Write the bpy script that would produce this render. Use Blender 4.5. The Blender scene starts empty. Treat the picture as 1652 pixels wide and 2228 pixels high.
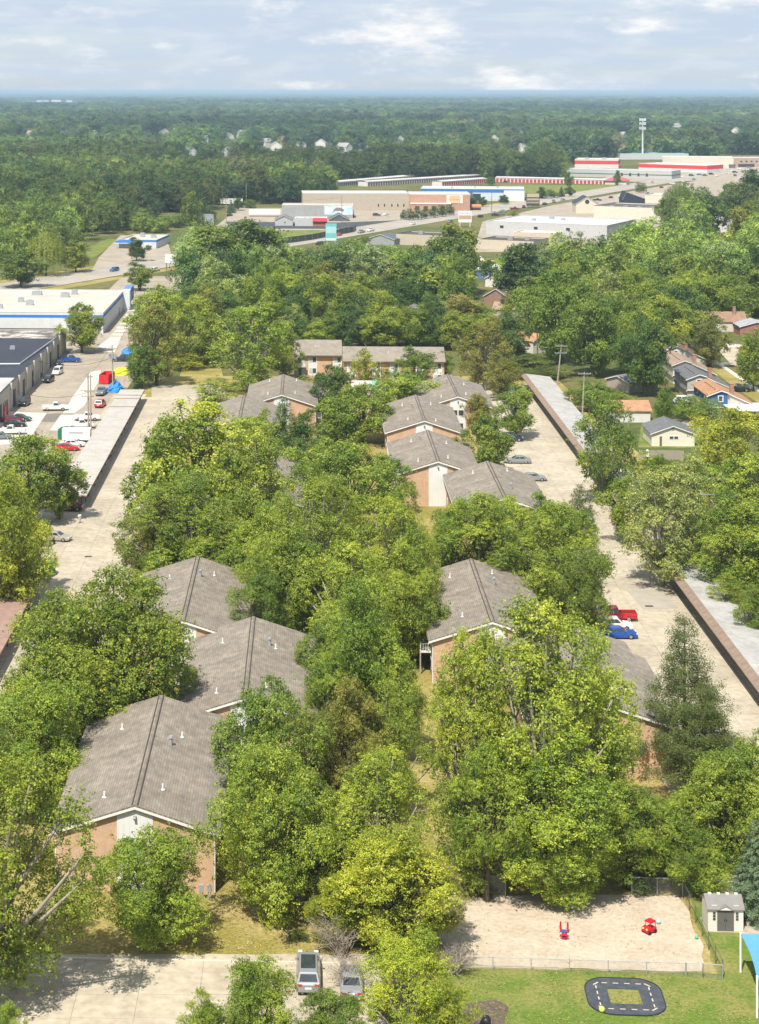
import bpy, math, random
import numpy as np
from mathutils import Vector, Matrix
random.seed(7); RNG = np.random.default_rng(11)
SC = bpy.context.scene; COL = SC.collection
R = math.radians
# ---------------------------------------------------------------- camera, sky, sun, exposure
FP, HC, CU, VH = 3900.0, 72.0, 514.0, 197.0       # focal length, height, axis and horizon (photo units, 1652 x 2228)
cam_d = bpy.data.cameras.new('camera'); cam = bpy.data.objects.new('camera', cam_d); COL.objects.link(cam)
cam_d.sensor_fit = 'HORIZONTAL'; cam_d.sensor_width = 36.0; cam_d.lens = 36.0*FP/1652
cam_d.shift_x = (826-CU)/1652; cam_d.shift_y = -(1114-VH)/1652
cam_d.clip_start = 1.0; cam_d.clip_end = 400000
cam.location = (0, 0, HC); cam.rotation_euler = (R(90), 0, 0); SC.camera = cam
SUN_DIR = Vector((0.27, 0.60, -1.0)).normalized()
sd = bpy.data.lights.new('sun', 'SUN'); sd.energy = 5.0; sd.angle = R(0.55); sd.color = (1.0, 0.945, 0.85)
sun = bpy.data.objects.new('sun', sd); COL.objects.link(sun)
sun.rotation_euler = SUN_DIR.to_track_quat('-Z', 'Y').to_euler()
W = bpy.data.worlds.new('World'); SC.world = W; W.use_nodes = True
nt = W.node_tree; nt.nodes.clear(); N = nt.nodes.new; LK = nt.links.new
out = N('ShaderNodeOutputWorld'); bg = N('ShaderNodeBackground'); bg.inputs[1].default_value = 0.10
sky = N('ShaderNodeTexSky'); sky.sky_type = 'NISHITA'; sky.sun_disc = False
sky.sun_elevation = math.asin(-SUN_DIR.z); sky.sun_rotation = math.atan2(-SUN_DIR.x, -SUN_DIR.y)
sky.air_density = 1.0; sky.dust_density = 1.2; sky.ozone_density = 1.5; sky.altitude = 100
tc = N('ShaderNodeTexCoord')
def wnoise(sx, sz, scale, det, rough):
    m = N('ShaderNodeMapping'); m.inputs['Scale'].default_value = (sx, sx, sz); LK(tc.outputs['Generated'], m.inputs[0])
    n = N('ShaderNodeTexNoise'); n.inputs['Scale'].default_value = scale; n.inputs['Detail'].default_value = det
    n.inputs['Roughness'].default_value = rough; LK(m.outputs[0], n.inputs[0]); return n
def wramp(n, a, b):
    r = N('ShaderNodeMapRange'); r.interpolation_type = 'SMOOTHSTEP'; r.inputs[1].default_value = a; r.inputs[2].default_value = b
    LK(n.outputs[0], r.inputs[0]); return r
def wmix(a, b, f, col=None, fac=None):
    m = N('ShaderNodeMix'); m.data_type = 'RGBA'
    LK(a, m.inputs[6])
    if col: m.inputs[7].default_value = col
    else: LK(b, m.inputs[7])
    if fac is not None: m.inputs[0].default_value = fac
    else: LK(f, m.inputs[0])
    return m.outputs[2]
veil = wramp(wnoise(4.5, 75, 1.0, 5, 0.55), 0.40, 0.62)      # broad grey-blue cloud sheets
puff = wramp(wnoise(15, 48, 1.0, 9, 0.62), 0.50, 0.70)      # white heaps
thin = wramp(wnoise(24, 110, 1.0, 7, 0.6), 0.45, 0.75)
# the air whitens the sky towards the horizon
sx_ = N('ShaderNodeSeparateXYZ'); LK(tc.outputs['Generated'], sx_.inputs[0])
wh = N('ShaderNodeMapRange'); wh.interpolation_type = 'SMOOTHERSTEP'; wh.inputs[1].default_value = 0.0; wh.inputs[2].default_value = 0.9; wh.inputs[3].default_value = .66; wh.inputs[4].default_value = .04; LK(sx_.outputs[2], wh.inputs[0])
c1 = wmix(sky.outputs[0], None, wh.outputs[0], (5.0, 5.9, 6.9, 1))
c2 = wmix(c1, None, veil.outputs[0], (4.3, 5.05, 6.05, 1))
tm = N('ShaderNodeMath'); tm.operation = 'MULTIPLY'; LK(thin.outputs[0], tm.inputs[0]); tm.inputs[1].default_value = .45
c2b = wmix(c2, None, tm.outputs[0], (6.3, 6.5, 6.7, 1))
c3 = wmix(c2b, None, puff.outputs[0], (7.3, 7.25, 7.2, 1))
LK(c3, bg.inputs[0]); LK(bg.outputs[0], out.inputs[0])
SC.view_settings.view_transform = 'Standard'; SC.view_settings.look = 'None'
SC.view_settings.exposure = 0.48; SC.view_settings.gamma = 1.0; SC.view_settings.use_curve_mapping = False
cy = SC.cycles; cy.max_bounces = 5; cy.diffuse_bounces = 2; cy.glossy_bounces = 2; cy.transmission_bounces = 3
cy.transparent_max_bounces = 8; cy.volume_bounces = 0; cy.use_denoising = True; cy.use_adaptive_sampling = True; cy.adaptive_threshold = 0.02; cy.caustics_reflective = False; cy.caustics_refractive = False

# ---------------------------------------------------------------- helpers
TH = -math.atan(0.04)                                # the estate is turned this much from the camera axis
LX, LY = Vector((math.cos(TH), math.sin(TH), 0)), Vector((-math.sin(TH), math.cos(TH), 0))
RD = -math.atan(0.547)                               # buildings along the main road
def G(u, v, z=0.0):                                  # the point at height z that the photo shows at (u, v)
    Y = FP*(HC-z)/(v-VH); return Vector(((u-CU)*Y/FP, Y, z))
def S(xs, y, z=0.0):                                 # estate coordinates: xs across, y depth
    return Vector((xs+0.04*y, y, z))
def pxm(v): return (v-VH)/HC                         # photo units per metre on the ground at v

class MB:
    def __init__(s): s.v = []; s.f = []; s.m = []
    def add(s, vs, fs, m=0):
        o = len(s.v); s.v += [tuple(p) for p in vs]; s.f += [tuple(i+o for i in f) for f in fs]; s.m += [m]*len(fs); return s
    def box(s, x0, x1, y0, y1, z0, z1, m=0, rz=0, c=None):
        vs = [(x, y, z) for z in (z0, z1) for y in (y0, y1) for x in (x0, x1)]
        if rz:
            cx, cyy = c or ((x0+x1)/2, (y0+y1)/2); ca, sa = math.cos(rz), math.sin(rz)
            vs = [(cx+(x-cx)*ca-(y-cyy)*sa, cyy+(x-cx)*sa+(y-cyy)*ca, z) for x, y, z in vs]
        return s.add(vs, [(0, 2, 3, 1), (4, 5, 7, 6), (0, 1, 5, 4), (2, 6, 7, 3), (0, 4, 6, 2), (1, 3, 7, 5)], m)
    def tube(s, pts, rad, n=6, m=0, cap=True):
        pts = [Vector(p) for p in pts]; rings = []
        if not hasattr(rad, '__len__'): rad = [rad]*len(pts)
        for i, p in enumerate(pts):
            d = (pts[min(i+1, len(pts)-1)]-pts[max(i-1, 0)]).normalized()
            a = d.cross(Vector((0, 0, 1)) if abs(d.z) < .9 else Vector((1, 0, 0))).normalized(); b = d.cross(a)
            rings.append([p+(a*math.cos(t)+b*math.sin(t))*rad[i] for t in (2*math.pi*k/n for k in range(n))])
        vs = [q for r in rings for q in r]; fs = []
        for i in range(len(pts)-1):
            for k in range(n): fs.append((i*n+k, i*n+(k+1) % n, (i+1)*n+(k+1) % n, (i+1)*n+k))
        if cap: fs += [tuple(range(n))[::-1], tuple((len(pts)-1)*n+k for k in range(n))]
        return s.add(vs, fs, m)
    def prism(s, poly, z0, z1, m=0):                  # poly in xy, counter-clockwise
        n = len(poly); vs = [(x, y, z0) for x, y in poly]+[(x, y, z1) for x, y in poly]
        fs = [tuple(range(n))[::-1], tuple(range(n, 2*n))]+[(k, (k+1) % n, n+(k+1) % n, n+k) for k in range(n)]
        return s.add(vs, fs, m)
    def xprism(s, poly, x0, x1, m=0):                 # poly in (y, z), extruded along x
        n = len(poly); vs = [(x0, y, z) for y, z in poly]+[(x1, y, z) for y, z in poly]
        fs = [tuple(range(n)), tuple(range(n, 2*n))[::-1]]+[(k, n+k, n+(k+1) % n, (k+1) % n) for k in range(n)]
        return s.add(vs, fs, m)
    def yprism(s, poly, y0, y1, m=0):                 # poly in (x, z), extruded along y
        n = len(poly); vs = [(x, y0, z) for x, z in poly]+[(x, y1, z) for x, z in poly]
        fs = [tuple(range(n))[::-1], tuple(range(n, 2*n))]+[(k, (k+1) % n, n+(k+1) % n, n+k) for k in range(n)]
        return s.add(vs, fs, m)
    def ball(s, c, r, n=8, m=0, sq=(1, 1, 1)):
        vs = []; fs = []; k = n//2
        for i in range(k+1):
            t = math.pi*i/k
            for j in range(n):
                a = 2*math.pi*j/n; vs.append((c[0]+r*sq[0]*math.sin(t)*math.cos(a), c[1]+r*sq[1]*math.sin(t)*math.sin(a), c[2]+r*sq[2]*math.cos(t)))
        for i in range(k):
            for j in range(n): fs.append((i*n+j, (i+1)*n+j, (i+1)*n+(j+1) % n, i*n+(j+1) % n))
        return s.add(vs, fs, m)
    def mesh(s, name, mats, smooth=False):
        me = bpy.data.meshes.new(name); me.from_pydata(s.v, [], s.f)
        for m in (mats if isinstance(mats, (list, tuple)) else [mats]): me.materials.append(m)
        me.polygons.foreach_set('material_index', s.m)
        if smooth: me.polygons.foreach_set('use_smooth', [True]*len(s.f))
        me.update(); return me

def obj(name, data, parent=None, loc=None, rz=0.0, sc=None, color=None):
    o = bpy.data.objects.new(name, data); COL.objects.link(o)
    if parent is not None: o.parent = parent
    if loc is not None: o.location = loc
    if rz: o.rotation_euler = (0, 0, rz)
    if sc is not None: o.scale = sc
    if color is not None: o.color = (*color, 1)
    return o
def tag(o, label=None, cat=None, group=None, kind=None):
    if label: o['label'] = label
    if cat: o['category'] = cat
    if group: o['group'] = group
    if kind: o['kind'] = kind
    return o
def thing(name, label, cat, loc, rz=0.0, group=None): return tag(obj(name, None, None, loc, rz), label, cat, group)
def part(parent, name, mb, mat, smooth=False, color=None, label=None):
    o = obj(name, mb.mesh(name, mat, smooth), parent, color=color)
    if label: o['label'] = label
    return o
def struct(name, mb, mat, loc=None, rz=0.0): return tag(obj(name, mb.mesh(name, mat), None, loc, rz), kind='structure')

# ---------------------------------------------------------------- materials
MATS = {}
def mat(name, col, rough=0.8, var=0.12, scale=1.0, spec=0.3, col2=None, pattern=None, coord='Object', bump=0.0, metal=0.0, objcol=False, rnd=0.0, detail=5, stretch=None, v2=None):
    if name in MATS: return MATS[name]
    m = bpy.data.materials.new(name); m.use_nodes = True; MATS[name] = m
    t = m.node_tree; n = t.nodes; l = t.links; p = n['Principled BSDF']
    p.inputs['Roughness'].default_value = rough; p.inputs['Specular IOR Level'].default_value = spec; p.inputs['Metallic'].default_value = metal
    c = n.new('ShaderNodeTexCoord'); src = n.new('ShaderNodeNewGeometry').outputs['Position'] if coord == 'World' else c.outputs[coord]
    if stretch:
        mp = n.new('ShaderNodeMapping'); mp.inputs['Scale'].default_value = stretch; l.new(src, mp.inputs[0]); src = mp.outputs[0]
    if objcol:
        oi = n.new('ShaderNodeObjectInfo'); base = oi.outputs['Color']
    else:
        rgb = n.new('ShaderNodeRGB'); rgb.outputs[0].default_value = (*col, 1); base = rgb.outputs[0]
    nz = n.new('ShaderNodeTexNoise'); nz.inputs['Scale'].default_value = scale; nz.inputs['Detail'].default_value = detail; nz.inputs['Roughness'].default_value = .6
    l.new(src, nz.inputs[0])
    if col2:                                          # second colour in blotches
        mr = n.new('ShaderNodeMapRange'); mr.inputs[1].default_value = .42; mr.inputs[2].default_value = .60; l.new(nz.outputs[0], mr.inputs[0])
        mx = n.new('ShaderNodeMix'); mx.data_type = 'RGBA'; l.new(mr.outputs[0], mx.inputs[0]); l.new(base, mx.inputs[6]); mx.inputs[7].default_value = (*col2, 1); base = mx.outputs[2]
        n2 = n.new('ShaderNodeTexNoise'); n2.inputs['Scale'].default_value = (v2 or scale*7); n2.inputs['Detail'].default_value = 4; l.new(src, n2.inputs[0]); nz = n2
    if pattern:
        kind, sx, sy, colm, mort = pattern if len(pattern) == 5 else (pattern[0], pattern[1], 0, pattern[2], pattern[3])
        if kind == 'brick':
            b = n.new('ShaderNodeTexBrick'); b.inputs['Scale'].default_value = 1.0; b.inputs['Brick Width'].default_value = sx; b.inputs['Row Height'].default_value = sy
            b.inputs['Mortar Size'].default_value = mort; b.inputs['Color1'].default_value = (1, 1, 1, 1); b.inputs['Color2'].default_value = (.80, .78, .76, 1); b.inputs['Mortar'].default_value = (*colm, 1)
            # courses run up z on every wall: (x+y, z)
            sp = n.new('ShaderNodeSeparateXYZ'); l.new(src, sp.inputs[0]); ad = n.new('ShaderNodeMath'); l.new(sp.outputs[0], ad.inputs[0]); l.new(sp.outputs[1], ad.inputs[1])
            cb = n.new('ShaderNodeCombineXYZ'); l.new(ad.outputs[0], cb.inputs[0]); l.new(sp.outputs[2], cb.inputs[1]); l.new(cb.outputs[0], b.inputs[0])
        elif kind == 'shingle':
            b = n.new('ShaderNodeTexBrick'); b.inputs['Scale'].default_value = 1.0; b.inputs['Brick Width'].default_value = sx; b.inputs['Row Height'].default_value = sy
            b.inputs['Mortar Size'].default_value = mort; b.inputs['Color1'].default_value = (1.06, 1.04, 1.0, 1); b.inputs['Color2'].default_value = (.82, .82, .84, 1); b.inputs['Mortar'].default_value = (*colm, 1)
            sp = n.new('ShaderNodeSeparateXYZ'); l.new(src, sp.inputs[0]); cb = n.new('ShaderNodeCombineXYZ'); l.new(sp.outputs[1], cb.inputs[0]); l.new(sp.outputs[0], cb.inputs[1]); l.new(cb.outputs[0], b.inputs[0])
        else:                                         # boards: wave lines along axis kind
            b = n.new('ShaderNodeTexWave'); b.wave_type = 'BANDS'; b.bands_direction = kind; b.wave_profile = 'SAW'; b.inputs['Scale'].default_value = sx; b.inputs['Distortion'].default_value = 0
            l.new(src, b.inputs[0]); rp = n.new('ShaderNodeValToRGB'); rp.color_ramp.elements[0].position = 0; rp.color_ramp.elements[0].color = (*colm, 1)
            rp.color_ramp.elements[1].position = mort; rp.color_ramp.elements[1].color = (1, 1, 1, 1); l.new(b.outputs[1], rp.inputs[0]); b = rp
        mx = n.new('ShaderNodeMix'); mx.data_type = 'RGBA'; mx.blend_type = 'MULTIPLY'; mx.inputs[0].default_value = 1; l.new(base, mx.inputs[6]); l.new(b.outputs[0], mx.inputs[7]); base = mx.outputs[2]
    hs = n.new('ShaderNodeHueSaturation'); l.new(base, hs.inputs['Color'])
    mr = n.new('ShaderNodeMapRange'); mr.inputs[1].default_value = .3; mr.inputs[2].default_value = .7; mr.inputs[3].default_value = 1-var; mr.inputs[4].default_value = 1+var; l.new(nz.outputs[0], mr.inputs[0]); val = mr.outputs[0]
    if rnd:
        oi = n.new('ShaderNodeObjectInfo'); r2 = n.new('ShaderNodeMapRange'); r2.inputs[3].default_value = 1-rnd; r2.inputs[4].default_value = 1+rnd; l.new(oi.outputs['Random'], r2.inputs[0])
        mu = n.new('ShaderNodeMath'); mu.operation = 'MULTIPLY'; l.new(val, mu.inputs[0]); l.new(r2.outputs[0], mu.inputs[1]); val = mu.outputs[0]
    l.new(val, hs.inputs['Value']); l.new(hs.outputs[0], p.inputs['Base Color'])
    if bump:
        bp = n.new('ShaderNodeBump'); bp.inputs['Strength'].default_value = bump; bp.inputs['Distance'].default_value = .1; l.new(nz.outputs[0], bp.inputs['Height']); l.new(bp.outputs[0], p.inputs['Normal'])
    return m
def paint(name, col, rough=.6, var=.06, scale=2.0, **k): return mat(name, col, rough, var, scale, **k)
M_GROUND = mat('ground_grass', (.085, .105, .03), .95, .22, .02, col2=(.15, .135, .05), spec=.1, v2=.35)
M_LAWN = mat('lawn_grass', (.225, .195, .050), .95, .28, .11, col2=(.33, .265, .105), spec=.1, v2=2.6, bump=.4)
M_LAWN2 = mat('green_lawn_grass', (.115, .17, .028), .95, .22, .22, col2=(.21, .205, .06), spec=.1, v2=3.2, bump=.4)
M_SAND = mat('play_sand', (.485, .41, .315), .95, .12, .35, col2=(.43, .36, .27), spec=.1, v2=2.2, bump=.5)
M_CONC = mat('concrete', (.44, .385, .29), .9, .15, .12, col2=(.36, .31, .232), spec=.2, rnd=.028, coord='World', v2=1.1, detail=8)
M_JOINT = mat('joint_sand', (.27, .23, .17), .95, .2, 2.0)
M_LOT = mat('worn_asphalt', (.36, .305, .235), .95, .12, .12, col2=(.285, .245, .19), v2=1.2)
M_ROAD = mat('road_concrete', (.36, .32, .265), .95, .10, .06, col2=(.30, .27, .23), v2=.7)
M_PATCH = mat('fresh_concrete', (.54, .50, .43), .9, .07, .4)
M_DARKPATCH = mat('tar_patch', (.17, .155, .135), .95, .15, .8)
M_ASPH = mat('black_asphalt', (.06, .062, .07), .95, .15, .3)
M_LINE = paint('line_paint', (.62, .60, .54), .8)
M_SHINGLE = mat('grey_brown_shingle', (.235, .206, .170), .95, .17, .16, col2=(.275, .243, .20), v2=.9, pattern=('shingle', .9, .24, (.62, .60, .58), .018), spec=.15)
M_BRICK = mat('salmon_brick', (.60, .395, .255), .9, .10, .8, pattern=('brick', .21, .075, (.80, .84, .88), .010), spec=.15)
M_SIDING = mat('white_siding', (.66, .66, .64), .7, .04, .5, pattern=('X', .62, (.80, .80, .80), .10))
M_TRIM = paint('white_trim', (.70, .68, .64))
M_GLASS = mat('window_glass', (.035, .045, .05), .08, .3, .7, spec=.9)
M_BLIND = paint('window_blind', (.42, .46, .46), .5)
M_DARK = paint('dark_metal', (.03, .03, .032), .5)
M_VENT = paint('ridge_vent_dark', (.085, .07, .06), .9)
M_GALV = paint('galvanised_steel', (.42, .44, .45), .45, metal=.5)
M_STEEL = paint('steel_grey', (.30, .31, .32), .5)
M_WOOD = mat('weathered_wood', (.33, .285, .23), .95, .2, 3.0)
M_POLE = mat('pole_wood', (.20, .15, .105), .95, .25, 2.0)
M_BLACKROOF = mat('black_membrane_roof', (.035, .042, .058), .7, .25, .25, col2=(.05, .058, .075))
M_WHITEROOF = mat('white_membrane_roof', (.66, .62, .55), .85, .08, .15, col2=(.56, .51, .43), v2=.8)
M_CARROOF = mat('carport_sheet', (.45, .42, .37), .6, .12, .5, coord='World', col2=(.40, .37, .325), rnd=.035, pattern=('X', 1.05, (.80, .80, .80), .08))
M_CARROOF2 = mat('carport_pale_sheet', (.42, .405, .38), .6, .12, .35, coord='World', col2=(.35, .335, .31), v2=1.5, rnd=.03, pattern=('X', 1.05, (.86, .86, .86), .08))
M_CARROOF3 = mat('carport_rust_sheet', (.30, .195, .155), .8, .16, .8, rnd=.05, pattern=('X', 1.05, (.8, .8, .8), .08))
M_MANSARD = mat('brown_shingle_fascia', (.245, .178, .132), .9, .15, 1.5, rnd=.04)
M_BARK = mat('bark', (.115, .09, .065), .95, .3, 2.0)
M_BARKL = mat('pale_bark', (.30, .265, .21), .95, .3, 2.0)
M_TWIG = mat('dead_twig', (.33, .28, .225), .95, .2, 3.0)
M_PAINT = mat('car_paint', (1, 1, 1), .25, .02, .5, objcol=True, spec=.6)
M_OBJ = mat('painted_surface', (1, 1, 1), .75, .07, .6, objcol=True)
M_OBJROOF = mat('house_shingle', (1, 1, 1), .95, .14, .9, objcol=True, pattern=('shingle', .9, .24, (.66, .66, .66), .02))
M_OBJSIDE = mat('house_siding', (1, 1, 1), .8, .05, .6, objcol=True, pattern=('Z', .62, (.78, .78, .78), .12))
M_OBJBRICK = mat('wall_block', (1, 1, 1), .9, .08, .4, objcol=True, pattern=('brick', .40, .20, (.90, .90, .90), .012))
M_OBJFLAT = mat('flat_roof', (1, 1, 1), .85, .14, .12, objcol=True)
M_TYRE = paint('tyre_rubber', (.018, .018, .019), .8)
M_RIM = paint('alloy_rim', (.45, .45, .46), .3, metal=.8)
M_RED = paint('tail_lamp', (.45, .02, .02), .3)
M_LAMP = paint('head_lamp', (.75, .76, .76), .15)

def leaf_mat(name, instancer=False, trans=.32):
    m = bpy.data.materials.new(name); m.use_nodes = True; t = m.node_tree; n = t.nodes; l = t.links; p = n['Principled BSDF']
    if instancer:
        a = n.new('ShaderNodeAttribute'); a.attribute_type = 'INSTANCER'; a.attribute_name = 'tint'; base = a.outputs['Color']
    else:
        a = n.new('ShaderNodeObjectInfo'); base = a.outputs['Color']
    lv = n.new('ShaderNodeAttribute'); lv.attribute_name = 'leafvar'
    h = n.new('ShaderNodeHueSaturation'); l.new(base, h.inputs['Color'])
    a1 = n.new('ShaderNodeMapRange'); a1.inputs[3].default_value = .535; a1.inputs[4].default_value = .470; l.new(lv.outputs['Fac'], a1.inputs[0]); l.new(a1.outputs[0], h.inputs['Hue'])
    a2 = n.new('ShaderNodeMapRange'); a2.inputs[3].default_value = .40; a2.inputs[4].default_value = 1.65; l.new(lv.outputs['Fac'], a2.inputs[0]); l.new(a2.outputs[0], h.inputs['Value'])
    l.new(h.outputs[0], p.inputs['Base Color']); p.inputs['Roughness'].default_value = .5; p.inputs['Specular IOR Level'].default_value = .35
    tr = n.new('ShaderNodeBsdfTranslucent'); h2 = n.new('ShaderNodeHueSaturation'); h2.inputs['Hue'].default_value = .485; h2.inputs['Value'].default_value = 1.5; l.new(h.outputs[0], h2.inputs['Color']); l.new(h2.outputs[0], tr.inputs[0])
    mx = n.new('ShaderNodeMixShader'); mx.inputs[0].default_value = trans; l.new(p.outputs[0], mx.inputs[1]); l.new(tr.outputs[0], mx.inputs[2]); l.new(mx.outputs[0], n['Material Output'].inputs[0])
    return m
M_LEAF = leaf_mat('foliage'); M_LEAFI = leaf_mat('far_foliage', True, .22)
# ---------------------------------------------------------------- tree prototypes (unit: metres at nominal size)
def unit(a): return a/np.maximum(np.linalg.norm(a, axis=1, keepdims=True), 1e-9)
def leaf_mesh(name, c, nrm, size, var, matl, rng, wid=.42):
    n = len(c); nrm = unit(nrm); t = unit(np.cross(nrm, rng.normal(size=(n, 3)))); b = np.cross(nrm, t)
    s = size[:, None]
    P = np.empty((n, 4, 3), np.float32)
    P[:, 0] = c-t*s*.5; P[:, 2] = c+t*s*.5
    P[:, 1] = c+b*s*wid-nrm*s*.10; P[:, 3] = c-b*s*wid-nrm*s*.10
    me = bpy.data.meshes.new(name); me.vertices.add(n*4); me.vertices.foreach_set('co', P.ravel())
    me.loops.add(n*4); me.loops.foreach_set('vertex_index', np.arange(n*4, dtype=np.int32))
    me.polygons.add(n); me.polygons.foreach_set('loop_start', np.arange(0, n*4, 4, dtype=np.int32)); me.polygons.foreach_set('loop_total', np.full(n, 4, np.int32))
    at = me.attributes.new('leafvar', 'FLOAT', 'FACE'); at.data.foreach_set('value', np.clip(var, 0, 1).astype(np.float32))
    me.materials.append(matl); me.update(calc_edges=True); return me

def broadleaf(name, H, Wd, seed, nl=16, leaves=16000, ls=.34, base=.22, matl=None, bark=None, lobe=(.17, .27), flat=.75, rag=.25, trunks=1, droop=0.0, top=1.0, branch=True, limb_r=1.0, calm=1.0):
    rng = np.random.default_rng(seed); zb = H*base; cz = (H+zb)/2; rz = (H-zb)/2; rx = Wd/2
    lc = []; lr = []; ph = rng.uniform(0, 6.28, 6)
    for i in range(nl):
        f = (i+.5)/nl; z = 1-2*f; a = i*2.39996+rng.uniform(-.5, .5); rr = rng.uniform(.42, .92)*(1+.24*math.sin(2*a+ph[0]+2*z)+.19*math.sin(3*a+ph[1]-3*z)+.12*math.sin(5*a+ph[2]+4*z))
        q = math.sqrt(max(0, 1-z*z)); r0 = Wd*rng.uniform(*lobe)
        w = 1.0 if z < .2 else 1-(z-.2)*(1-top)
        lc.append((rx*rr*q*math.cos(a)*w, rx*rr*q*math.sin(a)*w, cz+rz*z*rng.uniform(.62, .98)+rng.uniform(-.05, .05)*H)); lr.append(r0)
    lc.append((0, 0, cz+.15*rz)); lr.append(Wd*.26); lc.append((0, 0, cz-.4*rz)); lr.append(Wd*.2)
    lc = np.array(lc); lr = np.array(lr)
    prob = lr**2; prob /= prob.sum()
    ncl = leaves//14; li = rng.choice(len(lr), ncl, p=prob)
    d = unit(rng.normal(size=(ncl, 3))+np.array([0, 0, .45])+unit(lc[li]-np.array([0, 0, cz]))*.55)
    rad = lr[li]*(1-rag*rng.random(ncl)**2+rng.normal(size=ncl)*.05)
    rad = rad*np.where(rng.random(ncl) < .14, rng.uniform(1.1, 1.65, ncl), 1)
    cc = lc[li]+d*rad[:, None]*np.array([1, 1, flat])
    cc[:, 2] -= droop*rng.random(ncl)*np.hypot(cc[:, 0], cc[:, 1])/rx*H*.1
    csz = rng.uniform(.7, 1.3, ncl)*ls*1.25
    k = rng.integers(0, ncl, leaves)
    pos = cc[k]+rng.normal(size=(leaves, 3))*csz[k][:, None]*np.array([.72, .72, .5])
    inn = rng.random(leaves) < .16
    pos[inn] = lc[li[k[inn]]]+(pos[inn]-lc[li[k[inn]]])*rng.uniform(.2, .8, inn.sum())[:, None]
    nr = unit(pos-lc[li[k]])*.75+np.array([0, 0, .45])+rng.normal(size=(leaves, 3))*.55*calm
    lobev = rng.uniform(.12, .88, len(lr)); clv = rng.normal(size=ncl)*.14*calm
    var = lobev[li[k]]*.55+.22+clv[k]+rng.normal(size=leaves)*.12*calm
    pos[:, 2] = np.maximum(pos[:, 2], .3)
    crown = leaf_mesh(name+'_crown', pos, nr, ls*rng.uniform(.6, 1.35, leaves), var, matl or M_LEAF, rng)
    tr = MB(); rt = H*.017*limb_r+.06
    if branch:
        hubz = zb*.8+H*.08
        for q in range(trunks):
            ox = 0 if trunks == 1 else .5*math.cos(q*2.3); oy = 0 if trunks == 1 else .5*math.sin(q*2.3)
            tr.tube([(ox*.5, oy*.5, -.3), (ox*.6, oy*.6, zb*.5), (ox, oy, hubz), (ox*1.6+rng.normal()*.2, oy*1.6+rng.normal()*.2, cz), (rng.normal()*.4, rng.normal()*.4, H*.86)], [rt*1.25, rt, rt*.85, rt*.5, .03], 7)
        for i in range(len(lr)-1):
            c = lc[i]; z0 = min(hubz*rng.uniform(.7, 1.2)+(c[2]-hubz)*.25*(rng.random()), c[2]-.3); z0 = max(z0, .6)
            p0 = np.array([0, 0, z0]); mid = (p0+c)/2+np.array([0, 0, -.06*H*rng.random()])+rng.normal(size=3)*.35
            e = c+unit((c-np.array([0, 0, cz]))[None])[0]*lr[i]*.75
            r0 = rt*.42*limb_r**.5
            tr.tube([p0, mid, c, e], [r0, r0*.7, r0*.42, .02], 5, cap=False)
            for s in range(2):
                dd = unit(rng.normal(size=(1, 3))+np.array([[0, 0, .5]]))[0]; st = mid+(c-mid)*rng.uniform(.3, 1)
                tr.tube([st, st+dd*lr[i]*.5+rng.normal(size=3)*.1, st+dd*lr[i]*.95], [r0*.34, r0*.22, .012], 4, cap=False)
    else: tr.tube([(0, 0, -.3), (0, 0, zb), (0, 0, cz)], [rt, rt*.8, rt*.3], 5)
    return dict(crown=crown, trunk=tr.mesh(name+'_trunk', bark or M_BARK, True), H=H, W=Wd)

def pine(name, H, Wd, seed, leaves=14000, ls=.30, spruce=False, matl=None):
    rng = np.random.default_rng(seed); pos = []; nr = []; var = []; tr = MB()
    tr.tube([(0, 0, -.3), (0, 0, H*.5), (0, 0, H*.97)], [H*.02, H*.012, .03], 6)
    tiers = 15 if spruce else 11; tot = 0
    items = []
    for i in range(tiers):
        f = (i+.4)/tiers; z = H*((.05 if spruce else .16)+(.94 if spruce else .82)*f)
        L = Wd/2*((1-f)**(.85 if spruce else .55))*(1 if spruce else rng.uniform(.75, 1.1))+.25
        nb = max(4, int((11 if spruce else 7)*(1-f*.5)))
        for b in range(nb):
            a = b*2*math.pi/nb+rng.uniform(-.3, .3)+i*.7; l = L*rng.uniform(.78, 1.1); dz = -.22*l if spruce else rng.uniform(.0, .25)*l
            items.append((z+rng.normal()*.15, a, l, dz))
            tr.tube([(0, 0, z), (math.cos(a)*l*.95, math.sin(a)*l*.95, z+dz)], [.05, .012], 4, cap=False)
    tl = sum(x[2]**1.5 for x in items)
    for z, a, l, dz in items:
        n = max(8, int(leaves*l**1.5/tl)); bv = rng.uniform(.3, .7)
        if spruce:
            t = rng.random(n)**.6; s = rng.normal(size=n)*.22*l*(1.15-t); hh = -np.abs(rng.normal(size=n))*.16
        else:                                         # pine: tufts at branch ends
            kk = rng.integers(0, 7, n); tt = np.array([.25, .4, .55, .7, .85, .95, 1.0]); ss = rng.normal(size=7)*.34*l
            t = tt[kk]+rng.normal(size=n)*.10; s = ss[kk]+rng.normal(size=n)*.30; hh = rng.normal(size=n)*.30+.15
        pos.append(np.stack([math.cos(a)*l*t-math.sin(a)*s, math.sin(a)*l*t+math.cos(a)*s, z+dz*t+hh], 1))
        nr.append(np.stack([math.cos(a)*.4+rng.normal(size=n)*.5, math.sin(a)*.4+rng.normal(size=n)*.5, .7+rng.normal(size=n)*.3], 1)); var.append(bv*.6+.2+rng.normal(size=n)*.13)
    pos = np.concatenate(pos); nr = np.concatenate(nr); var = np.concatenate(var)
    crown = leaf_mesh(name+'_crown', pos, nr, ls*rng.uniform(.7, 1.3, len(pos)), var, matl or M_LEAF, rng, wid=.28)
    return dict(crown=crown, trunk=tr.mesh(name+'_trunk', M_BARK, True), H=H, W=Wd)

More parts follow.
